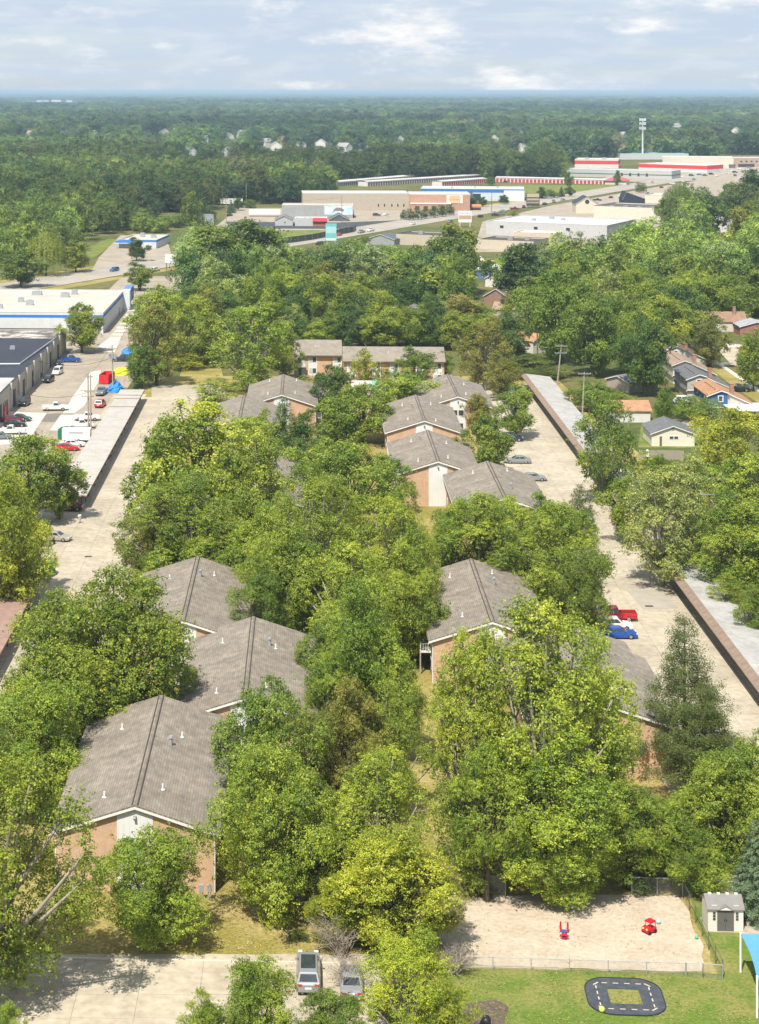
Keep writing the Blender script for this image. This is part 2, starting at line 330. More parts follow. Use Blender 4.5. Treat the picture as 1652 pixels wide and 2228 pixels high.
def willow(name, H, Wd, seed, leaves=7000, ls=.5):
    rng = np.random.default_rng(seed); t = broadleaf(name, H, Wd, seed, 12, 100, ls, .2)
    ns = 260; a = rng.uniform(0, 2*math.pi, ns); r = Wd/2*np.sqrt(rng.random(ns))*.95; zt = H*(.98-.34*(r/(Wd/2))**2); ln = H*rng.uniform(.25, .7, ns)
    k = rng.integers(0, ns, leaves); f = rng.random(leaves)
    pos = np.stack([np.cos(a[k])*r[k]*(1+.1*f), np.sin(a[k])*r[k]*(1+.1*f), np.maximum(zt[k]-f*ln[k], .4)], 1)+rng.normal(size=(leaves, 3))*.22
    nr = np.stack([np.cos(a[k]), np.sin(a[k]), np.full(leaves, .5)], 1)+rng.normal(size=(leaves, 3))*.4
    t['crown'] = leaf_mesh(name+'_crown', pos, nr, ls*rng.uniform(.7, 1.3, leaves), rng.uniform(.3, .7, ns)[k]*.6+.2+rng.normal(size=leaves)*.1, M_LEAF, rng, wid=.28)
    return t

PROTO = {}
def P(key):                                          # made on first use
    if key in PROTO: return PROTO[key]
    k, lod, i = key; sd = 100*i+{'C': 1, 'M': 2, 'L': 3, 'R': 4, 'P': 5, 'S': 6, 'W': 7}[k]
    nm = 'tree_%s%d%d' % (k, lod, i)
    nlv = [74000, 24000, 11000][lod]; ls = [.168, .285, .44][lod]
    if k == 'C': t = broadleaf(nm, 20, 14, sd, [44, 34, 22][lod], nlv, ls, .07, None, M_BARKL, (.085, .155), .95, .40, 1, .9, .80, limb_r=1.25)
    elif k == 'M': t = broadleaf(nm, 14, 12, sd, [34, 26, 18][lod], nlv, ls, .10, None, M_BARK, (.11, .19), .85, .30, 1, .3, .82)
    elif k == 'L': t = broadleaf(nm, 15, 13, sd, [46, 34, 22][lod], nlv, ls*.86, .12, None, M_BARK, (.085, .15), .75, .45, 2, .4, .86)
    elif k == 'R': t = broadleaf(nm, 7, 6.5, sd, [20, 16, 12][lod], nlv//3, ls*.72, .12, None, M_BARK, (.18, .27), .85, .22, 1, .1, .9)
    elif k == 'P': t = pine(nm, 14, 8, sd, nlv*2//3, ls*.9)
    elif k == 'S': t = pine(nm, 10, 5.5, sd, nlv*2//3, ls*.72, True)
    else: t = willow(nm, 13, 13, sd, nlv//1, ls*.8)
    PROTO[key] = t; return t

# leaf colours (base reflectance)
CY = (.168, .188, .032); CG = (.125, .165, .034); CM = (.095, .135, .032); CD = (.052, .088, .028); CV = (.150, .180, .085)
CO = (.125, .130, .040); CB = (.20, .105, .035); CS = (.105, .150, .135); CL = (.155, .195, .040); CT = (.19, .165, .075); CK = (.045, .070, .032)  # CK: extra dark green for cloud shadow painted on the far woods
CP = (.054, .072, .026)
NTREE = [0]
def tree(X, Y, h, w, kind, col, label, group=None, name=None, lod=None):
    lod = (0 if Y < 255 else 1 if Y < 560 else 2) if lod is None else lod
    rr = random.Random(int(X*131+Y*17)); nv = {0: {'C': 3, 'M': 3, 'L': 2}, 1: {'C': 2, 'M': 3, 'L': 2}, 2: {'C': 2, 'M': 3, 'L': 1}}[lod].get(kind, 1)
    p = P((kind, lod, rr.randrange(nv)))
    nm = name or {'P': 'pine_tree', 'S': 'spruce_tree', 'W': 'willow_tree', 'R': 'small_tree'}.get(kind, 'broadleaf_tree')
    o = obj(nm, None, None, (X, Y, 0), rr.uniform(0, 6.28), (w/p['W'], w/p['W'], h/p['H'])); tag(o, label, 'tree', group)
    obj('trunk', p['trunk'], o); c = obj('crown', p['crown'], o)
    k = rr.uniform(.9, 1.1); f_ = [1.82, 1.78, 1.38][lod]; c.color = (col[0]*k*f_*rr.uniform(.95, 1.06), col[1]*k*f_, col[2]*k*f_**.4*.80, 1)
    NTREE[0] += 1; return o
def ptree(u, vb, vt, wpx, kind, col, label, group=None, **kw):  # from photo: foot (u, vb), top vt, crown width wpx
    g = G(u, vb); h = HC-(vt-VH)*g.y/FP; w = wpx*g.y/FP
    return tree(g.x, g.y, max(h, 1.5), max(w, 1.2), kind, col, label, group, **kw)
# ---------------------------------------------------------------- ground, drives, lots, road
def sheet(name, pts, z, m, jitter=0.0, kind='structure'):
    pts = [Vector((p.x, p.y, 0)) for p in pts]
    if jitter:
        q = []; rr = random.Random(len(name))
        for a, b in zip(pts, pts[1:]+pts[:1]):
            n = max(1, int((b-a).length/1.2))
            for i in range(n):
                t = a.lerp(b, i/n); q.append(Vector((t.x+rr.uniform(-1, 1)*jitter, t.y+rr.uniform(-1, 1)*jitter, 0)))
        pts = q
    me = bpy.data.meshes.new(name); me.from_pydata([(p.x, p.y, z) for p in pts], [], [tuple(range(len(pts)))]); me.materials.append(m); me.update()
    if me.polygons[0].normal.z < 0: me.flip_normals()
    return tag(obj(name, me), kind=kind)
def pix(L): return [G(u, v) for u, v in L]
gm = MB(); gx = [-150000, -3000, -400, 400, 3000, 150000]; gy = [-2000, 100, 600, 1500, 6000, 140000]
gv = [(x, y, 0) for y in gy for x in gx]; gm.add(gv, [(j*6+i, j*6+i+1, (j+1)*6+i+1, (j+1)*6+i) for j in range(5) for i in range(5)])
struct('ground', gm, M_GROUND)
sheet('estate_lawn', [S(-52, 118), S(75, 118), S(62, 452), S(-40, 452)], .012, M_LAWN)
sheet('play_lawn', pix([(955, 2106), (1560, 2119), (1500, 1950), (1760, 1955), (1900, 2420), (900, 2420)]), .024, M_LAWN2, .15)
sheet('sand_pit', pix([(940, 1985), (965, 1952), (1200, 1948), (1478, 1950), (1505, 2000), (1528, 2060), (1534, 2116), (985, 2104), (955, 2050)]), .036, M_SAND, .22)
sheet('mulch_bed', pix([(1012, 2186), (1085, 2176), (1104, 2190), (1100, 2260), (1010, 2260)]), .036, mat('bark_mulch', (.115, .085, .068), .95, .3, 2.0), .15)
def slab_field(name, xs0, dx, nx, ys, zt=.06, m=None):
    base = sheet(name, [S(xs0, ys[0]), S(xs0+dx*nx, ys[0]), S(xs0+dx*nx, ys[-1]), S(xs0, ys[-1])], .03, M_JOINT)
    cache = {}
    for a, b in zip(ys, ys[1:]):
        d = round(abs(b-a), 2)
        if d not in cache:
            w2, d2 = dx/2-.022, d/2-.022; q = MB(); q.box(-w2, w2, -d2, d2, 0, zt-.032); cache[d] = q.mesh('slab', m or M_CONC)
        for i in range(nx):
            p = S(xs0+dx*(i+.5), (a+b)/2); obj('slab', cache[d], base, (p.x, p.y, .032+random.uniform(-.004, .004)), TH)
    return base
slab_field('parking_lot', -42.9, 4.9, 10, [149.3, 146.2, 142.6, 139.0, 135.4, 131.8, 128.2, 124.6])
kb = MB(); kb.box(0, 49.2, 0, .25, 0, .16); struct('parking_kerb', kb, mat('kerb_concrete', (.56, .50, .40), .9, .1, .6), S(-42.9, 149.33), TH)
slab_field('right_drive', 37.0, 4.0, 4, [138+4.1*i for i in range(74)])
slab_field('left_drive', -38.2, 4.1, 3, [205+4.4*i for i in range(50)])
sheet('left_carport_floor', [S(-46, 190), S(-38.25, 190), S(-38.25, 425), S(-46, 425)], .03, M_CONC)
sheet('right_carport_floor', [S(53.1, 130), S(60.5, 130), S(60.5, 440), S(53.1, 440)], .03, M_CONC)
sheet('drive_end', pix([(330, 838), (470, 838), (520, 868), (420, 868), (330, 866)]), .05, M_CONC)
sheet('drain_patch', pix([(1362, 1284), (1440, 1281), (1478, 1325), (1400, 1327)]), .068, mat('drain_concrete', (.35, .315, .255), .9, .1, .5))
dg = MB(); dg.box(-.55, .55, -.3, .3, 0, .02)
for (u, v) in ((1413, 1320), (192, 1212)): tag(obj('drain_grate', dg.mesh('drain_grate', M_DARK), None, G(u, v)+Vector((0, 0, .072)), TH), 'small dark drain grate in the %s drive' % ('right' if u > 800 else 'left'), 'drain')
sheet('workshop_yard', [S(-120, 330), S(-44, 330), S(-43.5, 470), S(-40, 520), S(-44, 700), S(-72, 690), S(-72, 530), S(-120, 500)], .02, M_LOT)
def z9(L): return [G(x/5.525, 598+y/5.525) for x, y in L]
for i, L in enumerate([[(1330, 730), (1355, 705), (1490, 705), (1470, 730)], [(1365, 690), (1390, 660), (1520, 660), (1505, 690)], [(1390, 645), (1410, 622), (1660, 625), (1650, 660)], [(1430, 600), (1450, 577), (1590, 575), (1570, 600)],
                       [(1470, 560), (1520, 465), (1650, 465), (1600, 560)], [(1500, 440), (1540, 380), (1650, 380), (1640, 430)], [(1090, 1165), (1215, 1150), (1180, 1290), (1010, 1580), (900, 1660), (760, 1660), (880, 1460)],
                       [(-400, 1660), (60, 1640), (560, 1665), (330, 2010), (-500, 2100)], [(600, 1870), (730, 1690), (960, 1690), (830, 1880)], [(1180, 860), (1330, 745), (1460, 745), (1380, 930), (1290, 930)]]):
    sheet('concrete_patch', z9(L), .04, M_PATCH)
sheet('tar_patch', z9([(490, 1765), (560, 1675), (745, 1662), (655, 1772)]), .05, M_DARKPATCH)
sheet('tree_island', z9([(960, 875), (1010, 855), (1170, 870), (1130, 890), (980, 895)]), .05, M_LAWN)
def road_pt(s, o): return Vector((-64+.480*s+.877*o, 688+.877*s-.480*o, 0))
road = sheet('main_road', [road_pt(-260, -11), road_pt(-260, 11), road_pt(2600, 11), road_pt(2600, -11)], .05, M_ROAD)
for o_ in (-7.2, -3.6, 3.6, 7.2):
    for k in range(26):
        ln = MB(); s0 = -70+k*24+(o_ > 0)*6
        p = [road_pt(s0, o_-.09), road_pt(s0, o_+.09), road_pt(s0+7, o_+.09), road_pt(s0+7, o_-.09)]
        ln.add([(q.x, q.y, .06) for q in p], [(0, 1, 2, 3)]); part(road, 'lane_dash', ln, M_LINE)
for nm, o_ in (('kerb', -11.2), ('kerb', 11.2)):
    ln = MB(); p = [road_pt(-260, o_-.2), road_pt(-260, o_+.2), road_pt(1200, o_+.2), road_pt(1200, o_-.2)]
    ln.add([(q.x, q.y, 0.0) for q in p]+[(q.x, q.y, .16) for q in p], [(4, 5, 6, 7), (0, 1, 5, 4), (1, 2, 6, 5), (2, 3, 7, 6), (3, 0, 4, 7)]); part(road, nm, ln, MATS['kerb_concrete'])
sheet('verge', [road_pt(-60, 12.5), road_pt(-60, 19), road_pt(160, 19), road_pt(160, 12.5)], .016, M_LAWN)
sheet('verge', [road_pt(-40, -18), road_pt(-40, -12.5), road_pt(700, -12.5), road_pt(700, -18)], .016, M_LAWN)
sheet('station_forecourt', pix([(196, 596), (215, 560), (262, 512), (360, 512), (372, 548), (372, 572), (300, 585)]), .03, M_LOT)
sheet('field', pix([(135, 560), (235, 520), (262, 522), (205, 560)]), .025, M_LAWN2)
sheet('trade_forecourt', pix([(470, 492), (520, 452), (1000, 455), (1290, 415), (1215, 432), (940, 480), (760, 500), (560, 502)]), .03, M_LOT)
sheet('black_yard', pix([(492, 482), (735, 484), (905, 478), (760, 498), (500, 497)]), .04, M_ASPH)
sheet('fenced_grass', pix([(575, 530), (600, 502), (770, 502), (700, 520), (640, 530)]), .04, M_LAWN2)
sheet('storage_field', pix([(1085, 403), (1340, 402), (1420, 400), (1330, 418), (1170, 427)]), .035, M_LAWN2)
sheet('shop_forecourt', pix([(1030, 548), (1050, 482), (1200, 447), (1420, 408), (1652, 372), (1720, 400), (1480, 440), (1440, 490), (1330, 525), (1180, 548)]), .036, M_LOT)
sheet('retail_forecourt', pix([(1265, 394), (1380, 378), (1560, 352), (1800, 322), (1800, 352), (1600, 388), (1450, 396)]), .03, M_LOT)

def zr(L): return [G(1395.3+x/6.441, 664.5+y/6.441) for x, y in L]
sheet('side_street', zr([(1090, 640), (1140, 580), (1260, 555), (1500, 690), (1900, 900), (1900, 1150), (1480, 925), (1240, 800)]), .03, M_CONC)
sheet('turning_circle', zr([(500, 560), (560, 480), (680, 470), (760, 540), (700, 590)]), .03, M_CONC)
sheet('side_walk', zr([(990, 770), (1050, 765), (1700, 1200), (1640, 1215)]), .035, M_PATCH)
sheet('house_drive', zr([(1090, 600), (1200, 530), (1470, 560), (1480, 590), (1260, 585)]), .036, M_PATCH)
sheet('house_drive', zr([(1090, 800), (1240, 800), (1300, 830), (1140, 835)]), .036, M_PATCH)
sheet('back_yard_slab', zr([(440, 1590), (1150, 1590), (1060, 1690), (500, 1690)]), .03, M_CONC)
sheet('back_yard_lawn', zr([(0, 1680), (1300, 1690), (1300, 2000), (-40, 1990)]), .02, M_LAWN2)
sheet('front_lawn', zr([(880, 800), (1000, 760), (1700, 1230), (1700, 1400), (1300, 1150)]), .02, M_LAWN)
sheet('dry_lawn', pix([(385, 835), (400, 795), (480, 795), (490, 838)]), .03, M_LAWN)
# ---------------------------------------------------------------- apartment blocks
pipe_m = {}
def apartment(label, X, Y, L=28.5, hw=7.7, ez=5.55, rz=8.0, ext=(), balc=None, pipes=(), flue=None, windows=True):
    """ridge runs away from the camera; (X, Y) is the middle of the near gable"""
    T = thing('apartment_block', label, 'building', (X, Y, 0), TH, 'apartment blocks'); w = hw-.6; sl = (rz-ez)/hw
    wz = ez+sl*.6-.10
    wl = MB(); wl.yprism([(-w, 0), (w, 0), (w, wz), (0, rz-.12), (-w, wz)], .35, L-.35)
    for s, y0, y1, e in ext:
        a, b = sorted((s*(w-.05), s*(w+e))); zb = wz-sl*e
        wl.box(a, b, y0+.35, y1-.35, 0, zb-.05)
    part(T, 'brick_wall', wl, M_BRICK)
    rf = MB(); th = .16
    for s in (-1, 1):
        spans = []; y = 0.0
        for ss, y0, y1, e in sorted([q for q in ext if q[0] == s], key=lambda q: q[1]):
            if y0 > y: spans.append((y, y0, 0))
            spans.append((y0, y1, e)); y = y1
        if y < L: spans.append((y, L, 0))
        for y0, y1, e in spans:
            x1 = hw+e; z1 = ez-sl*e
            poly = [(0, rz), (s*x1, z1), (s*x1, z1-th), (0, rz-th)]
            if s > 0: poly = poly[::-1]
            rf.yprism(poly[::-1], y0, y1)
    roof = part(T, 'roof', rf, M_SHINGLE)
    rv = MB()
    for s in (-1, 1):
        rv.yprism([(s*.30, rz-.30*sl+.0), (s*.30, rz-.30*sl+.13), (s*.20, rz-.20*sl+.13), (s*.20, rz-.20*sl)][::(1 if s < 0 else -1)], .1, L-.1)
    part(roof, 'ridge_vent', rv, M_VENT)
    cp = MB(); cp.yprism([(-.2, rz-.05), (0, rz+.045), (.2, rz-.05)][::-1], .08, L-.08); part(roof, 'ridge_cap', cp, M_SHINGLE)
    for (px, py) in pipes:
        q = MB(); z0 = rz-abs(px)*sl; q.tube([(px, py, z0-.1), (px, py, z0+.55)], .09, 7); q.tube([(px, py, z0+.0), (px, py, z0+.05)], .22, 8); part(roof, 'vent_pipe', q, paint('white_pipe', (.72, .71, .68)))
    if flue:
        px, py = flue; z0 = rz-abs(px)*sl; q = MB(); q.tube([(px, py, z0-.1), (px, py, z0+.75)], .16, 8); q.tube([(px, py, z0+.75), (px, py, z0+.95)], [.26, .2], 8); part(roof, 'flue', q, M_STEEL)
    for y in (0.02, L-.02):                            # rake boards
        tb = MB(); a, b = (y-.06, y+.02) if y < 1 else (y-.02, y+.06)
        for s in (-1, 1):
            poly = [(0, rz-th), (s*hw, ez-th), (s*hw, ez-th-.22), (0, rz-th-.22)]
            tb.yprism(poly if s < 0 else poly[::-1], a, b)
        part(T, 'rake_board', tb, M_TRIM)
    pn = MB(); p2 = 1.62; pn.yprism([(-p2, 0), (p2, 0), (p2, rz-p2*sl-.42), (0, rz-.42), (-p2, rz-p2*sl-.42)], .30, .36)
    panel = part(T, 'siding_panel', pn, M_SIDING)
    for z0 in ((1.0, 3.75) if windows else ()):
        for x0 in (-1.15, .05):
            fr = MB(); fr.box(x0, x0+1.1, .262, .30, z0, z0+1.25); f = part(panel, 'window', fr, M_TRIM)
            gl = MB(); gl.box(x0+.08, x0+1.02, .252, .262, z0+.08, z0+1.17); part(f, 'pane', gl, M_GLASS)
    lp = MB(); lp.box(-.14, .14, .1, .36, 6.75, 6.95); lp.tube([(0, .1, 6.85), (0, -.05, 6.72)], .12, 8); part(panel, 'flood_lamp', lp, M_STEEL)
    for s in (-1, 1):
        dw = MB(); x = s*(w+.07); dw.tube([(x+s*.35, .15, ez-.3), (x, .42, ez-.75), (x, .42, .1)], .065, 6); part(T, 'downspout', dw, M_TRIM)
        gt = MB(); x1 = s*(hw+.05); gt.box(min(x1, x1-s*.14), max(x1, x1-s*.14), .05, L-.05, ez-.30, ez-.165) if not [q for q in ext if q[0] == s] else gt.box(min(s*hw, s*(hw-.1)), max(s*hw, s*(hw-.1)), .1, max(.5, min(q[1] for q in ext if q[0] == s)-.1), ez-.30, ez-.17)
        part(T, 'gutter', gt, M_TRIM)
        for k in range(5):                             # side windows
            y = 3.2+k*(L-7)/4
            if any(q[0] == s and q[1]-1.4 < y < q[2]+.2 for q in ext) or (balc and balc[0] == s and balc[1]-1.3 < y < balc[2]+.1): continue
            for z0 in (1.0, 3.6):
                fr = MB(); a, b = sorted((s*w, s*(w+.05))); fr.box(a, b, y, y+1.3, z0, z0+1.2); f = part(T, 'window', fr, M_TRIM)
                gl = MB(); a, b = sorted((s*(w+.05), s*(w+.06))); gl.box(a, b, y+.08, y+1.22, z0+.08, z0+1.12); part(f, 'pane', gl, M_GLASS)
    if balc:
        s, y0, y1 = balc; dk = MB(); a, b = sorted((s*w, s*(w+1.35))); dk.box(a, b, y0, y1, 2.65, 2.82); bk = part(T, 'balcony_deck', dk, M_TRIM)
        rl = MB(); xo = s*(w+1.30)
        rl.box(min(xo, xo-s*.06), max(xo, xo-s*.06), y0, y1, 3.72, 3.80); rl.box(a, b, y0, y0+.06, 3.72, 3.80)
        n = int((y1-y0)/.28)
        for i in range(n+1): y = y0+(y1-y0)*i/n; rl.box(min(xo, xo-s*.05), max(xo, xo-s*.05), y-.03, y+.03, 2.82, 3.72)
        for i in range(5): x = s*(w+.05+1.2*i/4); rl.box(x-.03, x+.03, y0, y0+.05, 2.82, 3.72)
        part(bk, 'railing', rl, M_TRIM)
        for y in (y0+.08, y1-.08): q = MB(); q.box(xo-.08, xo+.08, y-.08, y+.08, 0, 2.65); part(T, 'balcony_post', q, M_WOOD)
        for z0 in (.1, 2.9): q = MB(); a, b = sorted((s*w, s*(w+.05))); q.box(a, b, y0+.5, y1-.5, z0, z0+2.05); part(T, 'patio_door', q, M_GLASS)
    return T
PP = [(-3.2, 4.2), (2.1, 5.3), (2.9, 19.5), (-3.4, 22.0)]
def apt_px(label, uf, vf, ur, vr, **k):
    a, b = G(uf, vf, 8.0), G(ur, vr, 8.0); return apartment(label, a.x, a.y, (b-a).length, **k)
apt_px('brick apartment block with the whole roof in view, nearest the parking lot', 293, 1752, 350, 1512, pipes=PP, flue=(2.0, 16.5))
apt_px('apartment block second from the parking lot in the left row, beside its tall shade trees', 533, 1517, 553, 1341, pipes=PP, flue=(2.2, 20))
apt_px('third apartment block of the near left row, white gable behind the round maple', 398, 1349, 423, 1210, pipes=[(-3.3, 22), (2.6, 23)], flue=(.9, 20.5), ext=((1, 0, 12, 1.6),), windows=False)
apt_px('brick apartment block on the right with white balcony on its left side', 1072, 1351, 1025, 1215, pipes=[(-3.2, 5), (-3.3, 23), (2.4, 24)], flue=(2.1, 18.5), ext=((-1, 11.5, 28, 1.6),), balc=(-1, 4.5, 9.5))
apt_px('brick apartment block mostly hidden by the big cottonwood, right eave showing', 1305, 1526, 1262, 1352, ext=((1, 13, 24, 1.5),), pipes=PP)
apt_px('apartment block nearest the car park in the far right row, roof only', 1099, 1082, 1065.7, 1002.7, pipes=[(-3, 22), (3, 24)], flue=(2, 9))
apt_px('second apartment block in the far right row, wide white gable panel', 953.8, 1002, 930.5, 935, pipes=PP, flue=(-1.9, 21), windows=False)
apt_px('third apartment block in the far right row, brick gable between two neighbours', 923.8, 913.5, 902, 858.4, pipes=[(-2.9, 5), (-3.2, 21), (2.7, 22), (2.4, 3)], flue=(-1.6, 16), windows=False)
apt_px('farthest apartment block of the right row with a tall white gable wall', 997, 861, 972.9, 813.4, pipes=PP, flue=(-1, 18))
apt_px('apartment block in the far left row with brick end wall beside the lawn', 613, 857, 617, 814, pipes=[(-3, 5), (2.8, 6), (-3, 22), (3, 23)], balc=(1, 1.5, 5.5), ext=((1, 10, 25, 1.5),))
apt_px('apartment block in the far left row, only a roof corner above the trees', 519, 921, 520, 859)
apt_px('apartment block buried in the middle trees, roof slope just visible', 586, 1075, 577, 985)
def far_wing(label, u0, u1, vb, ez=5.6, rz=8.3, dp=11.5, balcony=False):
    a, b = G(u0, vb), G(u1, vb); Wd = b.x-a.x; T = thing('apartment_wing', label, 'building', a, TH, 'apartment wings across the far end')
    q = MB(); q.xprism([(.4, 0), (dp-.4, 0), (dp-.4, ez-.1), (dp/2, rz-.2), (.4, ez-.1)], .3, Wd-.3); part(T, 'brick_wall', q, M_BRICK)
    q = MB(); sl = (rz-ez)/(dp/2); q.xprism([(-.3, ez-sl*.3), (dp/2, rz), (dp+.3, ez-sl*.3), (dp+.3, ez-sl*.3-.16), (dp/2, rz-.16), (-.3, ez-sl*.3-.16)][::-1], 0, Wd)
    roof = part(T, 'roof', q, mat('cross_shingle', (.245, .213, .175), .95, .15, .7, spec=.15))
    q = MB(); q.tube([(Wd*.45, 3, 6.6), (Wd*.45, 3, 7.6)], .1, 7); part(roof, 'vent_pipe', q, MATS['white_pipe'])
    q = MB(); q.box(.02, Wd-.02, -.36, -.28, ez-.4, ez-.12); part(T, 'gutter', q, mat('brown_trim', (.12, .085, .06)))
    x = 3.6 if balcony else 1.0
    if balcony:
        q = MB(); q.box(.35, 2.9, -.9, .38, 2.55, 2.75); d = part(T, 'balcony_deck', q, M_TRIM); q = MB(); q.box(.35, 2.9, -.9, -.84, 2.75, 3.7); part(d, 'railing', q, M_SIDING)
        for z0 in (.1, 2.9):
            q = MB(); q.box(.5, 2.7, .30, .40, z0, z0+2.1); f = part(T, 'patio_door', q, M_BLIND); q = MB(); q.box(1.1, 1.9, .28, .30, z0+.05, z0+2.0); part(f, 'pane', q, M_GLASS)
        q = MB(); q.box(.0, .33, -.9, .38, 0, ez-.2); part(T, 'brick_pier', q, M_BRICK)
    k = 0
    while x+2.2 < Wd:
        q = MB(); q.box(x, x+2.2, .34, .40, .3, ez-.2); pn = part(T, 'siding_panel', q, M_SIDING)
        for z0 in (.9, 3.7):
            q = MB(); q.box(x+.2, x+2.0, .30, .34, z0, z0+1.3); f = part(pn, 'window', q, M_BLIND); q = MB(); q.box(x+1.12, x+1.92, .28, .30, z0+.08, z0+1.22); part(f, 'pane', q, M_GLASS)
        x += 4.4 if k % 2 else 6.2; k += 1
    return T
far_wing('left wing of the cross block with a corner balcony and the taller roofline', 640, 744.5, 820, balcony=True, rz=8.6)
far_wing('right wing of the cross block, lower roof running behind round trees', 746, 969, 834)
# ---------------------------------------------------------------- carports
def carport(label, xs0, xs1, y0, y1, m, zl, zr, mansard=0, bay=3.05, seams=(), end_wall=False, side=1):
    p = S(xs0, y0); T = thing('carport', label, 'carport', p, TH, 'carports'); w = xs1-xs0; L = y1-y0; n = int(round(L/bay)); bay = L/n
    q = MB(); q.xprism([(0, 0), (bay-.02, 0), (bay-.02, .10), (0, .10)], 0, w)
    q.v = [(x, y, z+zl+(zr-zl)*x/w) for x, y, z in q.v]; pm = q.mesh('roof_panel', m)
    for i in range(n): obj('roof_panel', pm, T, (0, i*bay, random.uniform(0, .012)))
    q = MB(); zz = zl if side < 0 else zr; fx = -.03 if side < 0 else w; q.box(fx, fx+.03, 0, L, zz-.24, zz+.10); part(T, 'fascia', q, M_MANSARD if mansard else mat('rust_fascia', (.20, .095, .06), .8, .2, 1.5))
    q = MB(); q.box(0, w, -.04, 0, min(zl, zr)-.22, min(zl, zr)+.02); q.v = [(x, y, z+(zl-min(zl, zr))*(1-x/w)+(zr-min(zl, zr))*x/w) for x, y, z in q.v]; part(T, 'end_fascia', q, MATS['rust_fascia'] if not mansard else M_MANSARD)
    if mansard:
        q = MB(); q.xprism([(0, 0), (bay-.015, 0), (bay-.015, .08), (0, .08)], 0, 1); q.v = [(-mansard+x*(mansard+.12), y, zl-.50+z+(.62)*x) for x, y, z in q.v]; mm = q.mesh('shingle_panel', M_MANSARD)
        for i in range(n): obj('shingle_panel', mm, T, (0, i*bay, 0))
    pq = MB(); pq.box(-.07, .07, -.07, .07, 0, 1); pm = pq.mesh('post', M_DARK)
    for i in range(0, n+1, 2):
        for x in ((w-.9, .6) if side > 0 else (1.0, w-.6)): obj('post', pm, T, (x, min(max(i*bay, .3), L-.3), 0), sc=(1, 1, zl+(zr-zl)*x/w-.04))
        q = MB(); q.box(.2, w-.2, -.06, .06, -.24, -.06); q.v = [(x, y, z+zl+(zr-zl)*x/w) for x, y, z in q.v]; b = part(T, 'beam', q, M_DARK); b.location = (0, min(max(i*bay, .3), L-.3), 0)
    for y in seams: q = MB(); q.box(0, w, y-.09, y+.09, zl+.1, zl+.19); part(T, 'seam_flashing', q, MATS['rust_fascia'])
    if end_wall: q = MB(); q.box(.5, w-1.6, .35, .5, 0, zl-.25); part(T, 'end_wall', q, mat('tan_block', (.42, .31, .20), .9, .1, 1))
    return T
carport('long pale flat carport roof beside the workshop yard on the left', -43.6, -38.0, 308, 417, M_CARROOF, 2.4, 2.4, 0, seams=(8, 86, 96.5, 101), end_wall=True)
carport('rust brown carport roof under yellow leaves at the left edge', -43.8, -38.0, 190, 259, M_CARROOF3, 2.4, 2.4)
carport('far carport with pale roof and brown fascia along the right drive', 52.9, 59.0, 343, 437, M_CARROOF2, 2.95, 2.2, .85, side=-1)
carport('middle carport on the right drive, mostly covered by trees', 52.9, 59.0, 270, 334, M_CARROOF2, 2.95, 2.2, .85, side=-1)
carport('near carport with pale grey roof and brown fascia at the right edge', 52.9, 59.0, 126, 263, M_CARROOF2, 2.95, 2.2, .85, side=-1)
# ---------------------------------------------------------------- flat-roofed buildings
def bld(name, label, p0, p1, h, dp, wall, roof, stripe=None, wins=(), doors=(), units=(), rwins=(), cat='building', wallmat=None, para=.5, rz=None, rdoors=(), group=None, winmat=None):
    """p0, p1: feet of the front wall (photo units or Vectors); features in metres from the left foot"""
    a = p0 if isinstance(p0, Vector) else G(*p0); b = p1 if isinstance(p1, Vector) else G(*p1)
    d = b-a; Wd = d.length; ang = math.atan2(d.y, d.x) if rz is None else rz
    T = thing(name, label, cat, a, ang, group); wm = wallmat or M_OBJ; t = .3
    q = MB(); q.box(0, Wd, 0, t, 0, h); q.box(0, Wd, dp-t, dp, 0, h); q.box(0, t, t, dp-t, 0, h); q.box(Wd-t, Wd, t, dp-t, 0, h); part(T, 'wall', q, wm, color=wall)
    q = MB(); q.box(t, Wd-t, t, dp-t, h-para-.2, h-para); r = part(T, 'roof', q, M_OBJFLAT, color=roof)
    q = MB(); c = .06
    for x0, x1, y0, y1 in ((-c, Wd+c, -c, t+c), (-c, Wd+c, dp-t-c, dp+c), (-c, t+c, t+c, dp-t-c), (Wd-t-c, Wd+c, t+c, dp-t-c)): q.box(x0, x1, y0, y1, h, h+.10)
    part(T, 'coping', q, M_OBJ, color=tuple(min(.75, x*1.15) for x in roof))
    if stripe:
        col, z0, z1 = stripe; q = MB(); q.box(-.05, Wd+.05, -.05, 0, z0, z1); q.box(Wd, Wd+.05, 0, dp, z0, z1); part(T, 'stripe_band', q, M_OBJ, color=col)
    for x0, x1, z0, z1 in wins:
        q = MB(); q.box(x0-.08, x1+.08, -.06, 0, z0-.08, z1+.08); f = part(T, 'window', q, M_TRIM); q = MB(); q.box(x0, x1, -.075, -.06, z0, z1); part(f, 'pane', q, winmat or M_GLASS)
    for x0, x1, z1, col in doors: q = MB(); q.box(x0, x1, -.05, 0, .02, z1); part(T, 'door', q, M_OBJ, color=col)
    for y0, y1, z0, z1 in rwins: q = MB(); q.box(Wd, Wd+.06, y0, y1, z0, z1); part(T, 'window', q, M_GLASS)
    for y0, y1, z1, col in rdoors: q = MB(); q.box(Wd, Wd+.05, y0, y1, .02, z1); part(T, 'door', q, M_OBJ, color=col)
    for x, y, s, hh in units:
        q = MB(); z = h-para; q.box(x-s/2, x+s/2, y-s*.35, y+s*.35, z, z+.25); q.box(x-s*.46, x+s*.46, y-s*.32, y+s*.32, z+.25, z+hh); q.tube([(x, y, z+hh), (x, y, z+hh+.12)], s*.26, 8); part(r, 'rooftop_unit', q, M_GALV)
    return T
